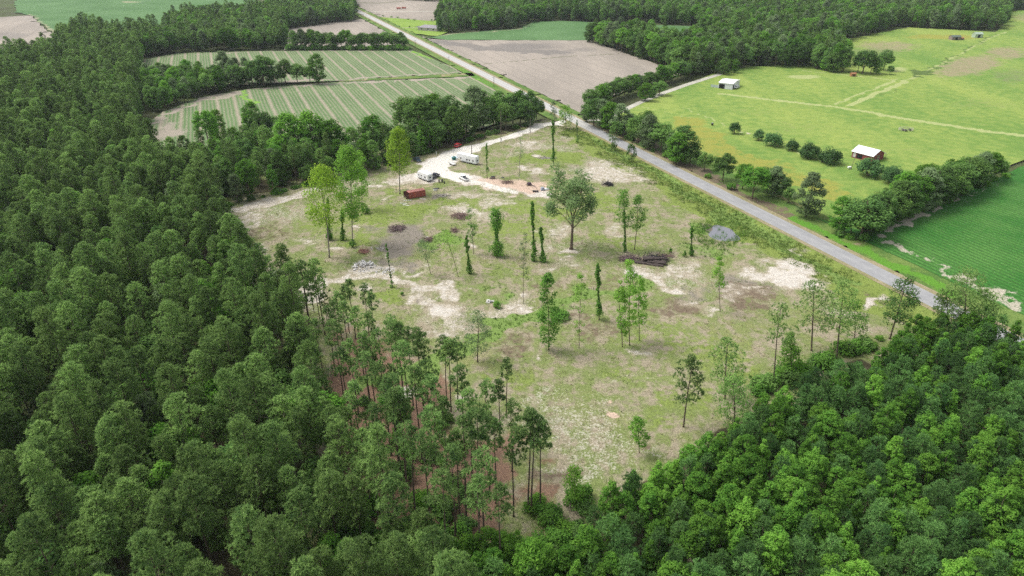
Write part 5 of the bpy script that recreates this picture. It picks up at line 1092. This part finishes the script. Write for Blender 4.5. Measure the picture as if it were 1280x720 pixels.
e = empty('metal_shed', c, h, 'white metal shed with open dark bay at the edge of the pasture', 'shed')
gable_walls(L, wd, 3.5, 4.4).build('wall', mat('white_siding', (.62, .62, .66), .5), e)
roof_prism(L, wd, 3.56, 4.46, .3).build('roof', mat('bright_white_roof', (.82, .82, .80), .4), e)
MB().box((-L / 2 + 2.2, -wd / 2 - .03, 1.45), (3.6, .05, 2.8)).build('bay_opening', DARK, e)
MB().box((L / 2 + .03, -wd / 2 + 2.0, 1.4), (.05, 2.2, 2.7)).build('side_opening', DARK, e)
fx = empty('panel_fence', c + Vector((math.cos(h), math.sin(h), 0)) * (-L / 2 - 2.6) , h, 'pale grey panel fence at the end wall of the white metal shed', 'fence')
for k in range(3):
    MB().box((-1.5 + k * 1.75, -wd / 2 + .5, .95), (1.66, .04, 1.7)).build('panel', mat('pale_panel', (.45, .5, .48), .6), fx)
for k in range(4): MB().tube([(-2.37 + k * 1.75, -wd / 2 + .5, 0), (-2.37 + k * 1.75, -wd / 2 + .5, 2.0)], .05, 6).build('post', mat('rail_grey', (.3, .3, .3), .6), fx)
# grey house far up the road
a, b = g(522.5, 37.6), g(546.5, 39.2); h = heading(a, b); L = (b - a).length; wd = 10.0
c = (a + b) / 2 + Vector((-math.sin(h), math.cos(h), 0)) * wd / 2; c.z = -.02
e = empty('house', c, h, 'low grey roofed house on a lawn beside the far road', 'house')
MB().box((0, 0, 1.4), (L, wd, 2.8)).build('wall', mat('house_wall', (.42, .38, .35), .8), e)
hr = MB(); x, y = L / 2 + .6, wd / 2 + .6
hr.add([(-x, -y, 2.7), (x, -y, 2.7), (x, y, 2.7), (-x, y, 2.7), (-x + y, 0, 5.0), (x - y, 0, 5.0)], [(3, 2, 1, 0), (0, 1, 5, 4), (1, 2, 5), (2, 3, 4, 5), (3, 0, 4)])
hr.build('roof', mat('grey_shingle', (.26, .24, .26), .9, var=.2), e)
for k, w_ in ((-.3, 1.6), (.02, 1.6), (.3, 2.0)):
    fr = MB().box((k * L, -wd / 2 - .03, 1.5), (w_, .05, 1.3)).build('window', GLASS(), e); MB().box((k * L, -wd / 2 - .016, 1.5), (w_ + .2, .04, 1.5)).build('frame', WHITE, fr)
MB().box((-.15 * L, -wd / 2 - .03, 1.1), (1.0, .05, 2.1)).build('door', mat('grey_door', (.5, .46, .46), .7), e)
MB().box((-L / 2 - 2.5, .5, 2.5), (4.8, 6.0, .2)).build('carport', mat('dark_roof', (.08, .08, .09), .8), e)
for sx in (-1, 1):
    for sy in (-1, 1): MB().tube([(-L / 2 - 2.5 + sx * 2.2, .5 + sy * 2.7, 0), (-L / 2 - 2.5 + sx * 2.2, .5 + sy * 2.7, 2.4)], .08, 6).build('post', WHITE, e)
def shed(name, x, y, L, wd, he, hr, wallm, roofm, label, cat='shed', rz=.1, door=True):
    c = g(x, y); c.z = -.02
    e = empty(name, c, rz, label, cat)
    gable_walls(L, wd, he, hr).build('wall', wallm, e); roof_prism(L, wd, he + .05, hr + .06, .2).build('roof', roofm, e)
    if door: MB().box((0, -wd / 2 - .03, he * .42), (L * .3, .05, he * .8)).build('door', DARK, e)
    return e
RU = mat('rust_sheet', (.32, .15, .07), .8, var=.3)
shed('small_shed', 1066, 95.2, 3.4, 2.4, 1.7, 2.3, RU, RU, 'small rust brown shed at the tree edge of the pasture')
shed('field_shelter', 1193, 49.6, 8.5, 5, 2.6, 3.8, mat('grey_brown_wood', (.22, .17, .15), .9), mat('dark_green_roof', (.10, .13, .11), .8), 'dark low shelter far across the pasture')
shed('small_shed', 1201.5, 49.6, 3.4, 2.4, 1.4, 2.0, mat('grey_brown_wood', (.22, .17, .15), .9), RU, 'tiny brown shed right beside the dark far shelter')
shed('greenhouse', 1221, 46.8, 7.5, 5, 3.2, 4.6, mat('milky_sheet', (.34, .42, .32), .4), mat('milky_sheet', (.34, .42, .32), .4), 'pale grey green house shaped shelter at the far end of the pasture', 'greenhouse')
for x, y, lab in ((498.5, 11.6, 'red farm wagon in the far bare field, nearer the road'), (505, 11.2, 'red farm wagon in the far bare field, farther from the road')):
    c = g(x, y); e = empty('farm_wagon', c, .05, lab, 'wagon')
    MB().box((0, 0, 1.5), (5.0, 2.3, 1.4), top=(1.08, 1.1)).build('wagon_box', mat('wagon_red', (.38, .07, .05), .6), e)
    for sx in (-1.6, 1.6):
        for s in (-1, 1): wheel(e, sx, s * 1.0, .42, .25)
    MB().tube([(2.5, 0, .6), (4.2, 0, .5)], .07, 6).build('drawbar', mat('dark_chassis', (.03, .03, .03), .8), e)

# poles and posts
WOOD = mat('pole_wood', (.16, .13, .105), .9, var=.2)
def pole(x, y, ty, label, arm=True, loc=None):
    c = loc or g(x, y); H = height_at(x, y, ty) if ty else 10
    e = empty('utility_pole', c, math.atan2(RN.y, RN.x), label, 'pole')
    MB().tube([(0, 0, -.1), (0, 0, H)], [.17, .11], 8).build('pole', WOOD, e)
    if arm:
        MB().box((0, 0, H - .7), (2.2, .1, .12)).build('crossarm', WOOD, e)
        for s in (-.95, -.35, .35, .95): MB().tube([(s, 0, H - .64), (s, 0, H - .44)], .05, 6).build('insulator', mat('insulator_grey', (.4, .42, .45), .3), e)
pole(519.5, 58.2, 50, 'utility pole beside the far road, farthest one, near the end of the tree row')
pole(561.5, 85.3, 70.5, 'utility pole beside the far road level with the track between crop fields')
pole(617.4, 108, 95, 'utility pole beside the far road nearest the junction')
pole(662.6, 166.5, 147, 'bare pole on the grass side of the sandy drive near the junction', False)
pole(626.3, 179.5, 139, 'tallest bare pole beside the sandy drive', False)
pole(589.6, 194, 181, 'short bare pole just behind the long travel trailer', False)
c = gp(545.6, 194.6); e = empty('marker_post', c, 0, 'short white post at the edge of the sandy drive', 'post')
MB().tube([(0, 0, 0), (0, 0, 1.5)], .09, 8).build('post', WHITE, e); MB().box((0, 0, 1.56), (.3, .3, .12)).build('cap', WHITE, e)
c = g(1063.8, 211.6); e = empty('leaning_post', c, 0, 'thin dark leaning post in front of the red barn', 'post')  # plain thin leaning pole, carries no lamp
MB().tube([(0, 0, 0), (.25, .05, 3), (.62, .1, 5.2)], [.11, .09, .07], 7).build('pole', WOOD, e); MB().box((.75, .1, 5.2), (.5, .14, .12)).build('bracket', WOOD, e)
c = g(1061.4, 211.2); e = empty('feed_box', c, .2, 'small white box on legs beside the thin post by the barn', 'box')
MB().box((0, 0, .75), (1.3, .9, .7)).build('box', WHITE, e, .04)
for sx in (-1, 1):
    for sy in (-1, 1): MB().box((sx * .55, sy * .36, .2), (.1, .1, .4)).build('leg', mat('dark_chassis', (.03, .03, .03), .8), e)
c = g(890.3, 156.6); e = empty('barrel', c, 0, 'lone dark barrel standing in the open pasture', 'barrel')
MB().tube([(0, 0, 0), (0, 0, .1), (0, 0, .6), (0, 0, 1.1), (0, 0, 1.2)], [.5, .55, .6, .55, .5], 12).build('drum', mat('black_plastic', (.02, .02, .02), .5), e); MB().tube([(0, 0, 1.2), (0, 0, 1.26)], .53, 12).build('lid', mat('rail_grey', (.3, .3, .3), .6), e)
# small paddock pen
c = g(1132, 163); e = empty('livestock_pen', c, 0, 'small pale rail pen out in the bright pasture', 'pen')
PW2 = mat('pale_rail', (.50, .46, .38), .8)
for k in range(12):
    a0, a1 = k * math.pi / 6, (k + 1) * math.pi / 6
    p0, p1 = (3.4 * math.cos(a0), 2.6 * math.sin(a0)), (3.4 * math.cos(a1), 2.6 * math.sin(a1))
    MB().tube([(*p0, 0), (*p0, 1.35)], .07, 6).build('post', PW2, e)
    for z in (.5, .9, 1.25): MB().tube([(*p0, z), (*p1, z)], .045, 5).build('rail', PW2, e)
for x, y, lab in ((1128.5, 163.3, 'dark trough at the left side of the pasture pen'), (1132.2, 164, 'dark trough in the middle of the pasture pen'), (1137, 163.3, 'dark trough at the right side of the pasture pen')):
    c = g(x, y); m = MB(); m.box((0, 0, .45), (.7, 1.3, .9), top=(1.15, 1.1)); o = m.build('trough', mat('black_plastic', (.02, .02, .02), .5), None, .03); o.location = c; tag(o, lab, 'trough')
# fences
def rail_fence(name, pts, label, gap=2.6, rails=(.45, .85, 1.2), h=1.35, col=(.25, .18, .11), loc=None):
    P = [g(*p) if not isinstance(p, Vector) else p for p in pts]
    e = empty(name, P[0], 0, label, 'fence'); m_ = mat(name + '_wood', col, .9, var=.2); last = None
    for a, b in zip(P[:-1], P[1:]):
        n = max(1, int((b - a).length / gap))
        for i in range(n + (1 if b is P[-1] else 0)):
            q = a.lerp(b, i / n) - P[0]
            MB().box((q.x, q.y, h / 2 - .05), (.14, .14, h + .1)).build('post', m_, e)
            if last is not None:
                for z in rails: MB().tube([(last.x, last.y, z), (q.x, q.y, z)], .055, 5, False).build('rail', m_, e)
            last = q
rail_fence('rail_fence', [(955, 240), (990, 255.5), (1036, 275.5)], 'weathered brown rail fence behind the roadside trees', 4.2)
rail_fence('post_fence', [(1258, 212), (1284, 204)], 'dark post fence at the pasture edge beside the windbreak end', 2.2, (.9,), 1.5, (.12, .1, .08))

# logs: every log of the pile
LOGM = mat('log_bark', (.080, .062, .056), .95, var=.35, scale=2); LOGE = mat('log_end', (.42, .33, .25), .9)
a, b = g(800, 327), g(833, 331); h0 = heading(a, b)
for i in range(14):
    row = 0 if i < 7 else 1 if i < 12 else 2; k = i if i < 7 else i - 7 if i < 12 else i - 12
    L = RO.uniform(3.4, 7.4); r = RO.uniform(.22, .40)
    ctr = (a + b) / 2 + Vector((-math.sin(h0), math.cos(h0), 0)) * ((k - (3 if row == 0 else 2 if row == 1 else .5)) * .72) + Vector((math.cos(h0), math.sin(h0), 0)) * RO.uniform(-1.9, 1.9)
    ctr.z = gz(ctr) + .3 + row * .52
    e = empty('log', ctr, h0 + RO.normal() * .24, 'dark felled log in the big log pile by the white sand', 'log', 'logs of the big pile')
    bend = RO.normal() * .15
    MB().tube([(-L / 2, 0, 0), (0, bend, .05), (L / 2, 0, RO.normal() * .1)], [r * 1.1, r, r * .85], 9).build('trunk', LOGM, e)
    MB().tube([(-L / 2 - .02, 0, 0), (-L / 2 + .05, 0, 0)], r * 1.02, 9).build('cut_end', LOGE, e)
# heaps of brush and rubble: nobody could count the sticks and lumps
def heap(name, x, y, rx, ry, hgt, n, m_, stick=(1.2, 3.2), r=.05):
    c = gp(x, y); mb = MB()
    for i in range(n):
        a_, q = RO.uniform(0, 6.283), RO.random() ** .6
        px, py = math.cos(a_) * rx * q, math.sin(a_) * ry * q; z = hgt * (1 - q) * RO.uniform(.5, 1.1) + .05
        L = RO.uniform(*stick); d = Vector((RO.normal(), RO.normal(), RO.normal() * .45)).normalized() * L / 2
        p = Vector((px, py, max(z, abs(d.z) * .8)))
        mb.tube([p - d, p + Vector(RO.normal(size=3) * .1), p + d], [r * RO.uniform(.7, 1.6), r, r * .5], 5)
    for i in range(7):
        a_ = RO.uniform(0, 6.283); q = RO.random() * .6
        mb.box((math.cos(a_) * rx * q, math.sin(a_) * ry * q, hgt * .25), (rx * .5, ry * .5, hgt * .6), RO.uniform(0, 3), (.4, .4))
    o = mb.build(name, m_); o.location = c; tag(o, kind='stuff')
heap('brush_debris', 575, 272, 3.4, 3.2, 1.5, 110, mat('brush_brown', (.20, .135, .115), .95, var=.3))
heap('brush_debris', 497, 288, 3.0, 3.2, 1.5, 110, mat('brush_purple_brown', (.17, .12, .115), .95, var=.3))
heap('brush_debris', 534, 301.5, 2.2, 2.0, .9, 60, mat('brush_brown', (.20, .135, .115), .95, var=.3))
heap('brush_debris', 455, 316, 2.0, 1.8, .7, 60, mat('reddish_sticks', (.30, .16, .13), .95, var=.3))
heap('brush_debris', 568, 290, 1.6, 1.6, .7, 40, mat('brush_brown', (.20, .135, .115), .95, var=.3))
heap('brush_debris', 786, 325, 3.6, 2.2, 1.2, 110, mat('brush_purple_brown', (.17, .12, .115), .95, var=.3))
heap('brush_debris', 760, 231.5, 2.4, 2.2, 1.3, 90, mat('charred_wood', (.035, .032, .034), .95, var=.3))
heap('brush_debris', 634, 229.5, 2.2, 1.8, .6, 60, mat('brush_brown', (.20, .135, .115), .95, var=.3))
heap('brush_debris', 554, 246, 3.0, 2.4, .7, 90, mat('grey_twigs', (.33, .30, .26), .95, var=.2), (.8, 2.0), .03)
heap('brush_debris', 682, 199, 5.0, 1.6, .6, 70, mat('grey_twigs', (.33, .30, .26), .95, var=.2), (.8, 2.4), .04)
heap('brush_debris', 818, 326, 5.0, 2.6, 1.5, 90, mat('charred_wood', (.035, .032, .034), .95, var=.3), (1.5, 4.0), .07)
heap('brush_debris', 830, 321, 3.0, 1.2, .5, 40, mat('brush_brown', (.20, .135, .115), .95, var=.3))
def rubble(x, y, rx, ry, hgt, n, m_, s=(.2, .8)):
    c = gp(x, y); mb = MB()
    for i in range(n):
        a_, q = RO.uniform(0, 6.283), RO.random() ** .7
        k = RO.uniform(*s); mb.box((math.cos(a_) * rx * q, math.sin(a_) * ry * q, hgt * (1 - q) * RO.random() + k * .15), (k, k * RO.uniform(.5, 1), k * RO.uniform(.2, .6)), RO.uniform(0, 3), (RO.uniform(.6, .95), RO.uniform(.6, .95)), RO.normal() * .4)
    o = mb.build('rubble', m_); o.location = c; tag(o, kind='stuff')
CON = mat('pale_concrete', (.62, .60, .57), .9, var=.15)
rubble(455, 334, 3.6, 4.0, 1.2, 120, CON); rubble(482, 339, 3.0, 3.0, .5, 70, CON, (.15, .5)); rubble(612.5, 379, 1.2, 1.0, .8, 14, CON); rubble(470, 312, 2.6, 1.4, .3, 25, CON, (.15, .4))
rubble(535, 299.6, 1.2, 1.0, .7, 16, CON, (.2, .6))
# small things on the pink pad and in the yard
def crate(x, y, sz, m_, label, cat, rz=0.0, name='crate'):
    c = gp(x, y); e = empty(name, c, rz, label, cat)
    MB().box((0, 0, sz[2] / 2), sz).build('box', m_, e, .03); MB().box((0, 0, sz[2] + .03), (sz[0] * 1.04, sz[1] * 1.04, .05)).build('lid', mat('black_plastic', (.02, .02, .02), .5), e)
BLK = mat('black_plastic', (.02, .02, .02), .5)
def tyre(x, y, label, n=1, dx=0):
    c = gp(x, y); e = empty('tyre', c, 0, label, 'tyre')
    mb = MB(); R_, r_ = .42, .15; vs, fs = [], []
    for i in range(16):
        for k in range(8):
            a_, b_ = i * math.pi / 8, k * math.pi / 4; vs.append(((R_ + r_ * math.cos(b_)) * math.cos(a_), (R_ + r_ * math.cos(b_)) * math.sin(a_), .15 + r_ * math.sin(b_)))
            fs.append((i * 8 + k, ((i + 1) % 16) * 8 + k, ((i + 1) % 16) * 8 + (k + 1) % 8, i * 8 + (k + 1) % 8))
    mb.add(vs, fs).build('tread', TYRE(), e, smooth=True); MB().tube([(0, 0, .08), (0, 0, .2)], .26, 12).build('rim', RIM(), e)
tyre(613.8, 224, 'black tyre on the sand just left of the pink pad'); tyre(628.5, 223.3, 'black tyre at the top of the pink pad'); tyre(547, 236.6, 'black tyre on the soil between camper and container'); tyre(509.8, 239, 'black tyre behind the red container')
crate(616.5, 224.2, (1.5, 1.0, .9), mat('grey_brown_wood', (.22, .17, .15), .9), 'dark wooden crate beside the tyre near the pink pad', 'crate', .3)
crate(544, 238.4, (1.3, .9, .7), WHITE, 'white box with black lid between camper and container', 'crate', .4)
crate(669.5, 240.8, (2.2, .9, .5), mat('dark_timber', (.09, .06, .055), .9), 'low dark timber box at the right end of the pink pad', 'crate', -.1)
crate(549, 228.7, (.6, .6, 1.1), mat('grey_brown_wood', (.22, .17, .15), .9), 'tall brown box right of the camper, nearest the black pickup', 'crate', .2)
crate(552.8, 228.6, (.7, .7, 1.2), mat('grey_olive', (.15, .15, .11), .8), 'olive box in the middle of the clutter right of the camper', 'crate', .5)
crate(555.6, 230.2, (.5, .5, .9), BLK, 'black box, outermost of the clutter right of the camper', 'crate', .1)
c = gp(661.5, 232.5); e = empty('tiller', c, heading(g(660, 231.5), g(669, 235)), 'dark purple tow behind machine with long boom on the pink pad', 'machine')
DP = mat('dark_purple_steel', (.06, .035, .05), .6)
MB().box((0, 0, .75), (1.7, 1.3, .8), top=(.7, .8)).build('engine_housing', DP, e, .05); MB().tube([(.8, 0, .8), (2.4, 0, .5), (4.2, 0, .35)], [.14, .11, .08], 7).build('boom', DP, e)
for s in (-1, 1): wheel(e, -.2, s * .8, .4, .22)
c = gp(678, 238.6); e = empty('tarped_stack', c, .3, 'grey tarped stack with white sheet at the left edge of the oak crown', 'tarp')
MB().box((0, 0, .6), (1.5, 1.3, 1.2), top=(.75, .8)).build('grey_cover', mat('grey_tarp', (.30, .33, .38), .6), e, .08); MB().box((1.9, .2, .35), (2.2, 1.2, .6), rz=.2, top=(.8, .7)).build('white_sheet', WHITE, e, .06)
# ---------------------------------------------------------------- thin summer haze
hm = MB(); hm.box((0, 700, 49.0), (3600, 1960, 100.4))
hz = hm.build('haze', None); tag(hz, kind='stuff')
hmat = bpy.data.materials.new('haze'); hmat.use_nodes = True; ht = hmat.node_tree; ht.nodes.clear()
ho = ht.nodes.new('ShaderNodeOutputMaterial'); hv = ht.nodes.new('ShaderNodeVolumePrincipled')
hv.inputs['Color'].default_value = (.80, .87, .95, 1); hv.inputs['Density'].default_value = .00006; hv.inputs['Anisotropy'].default_value = .2
ht.links.new(hv.outputs[0], ho.inputs['Volume'])
hz.data.materials.append(hmat)
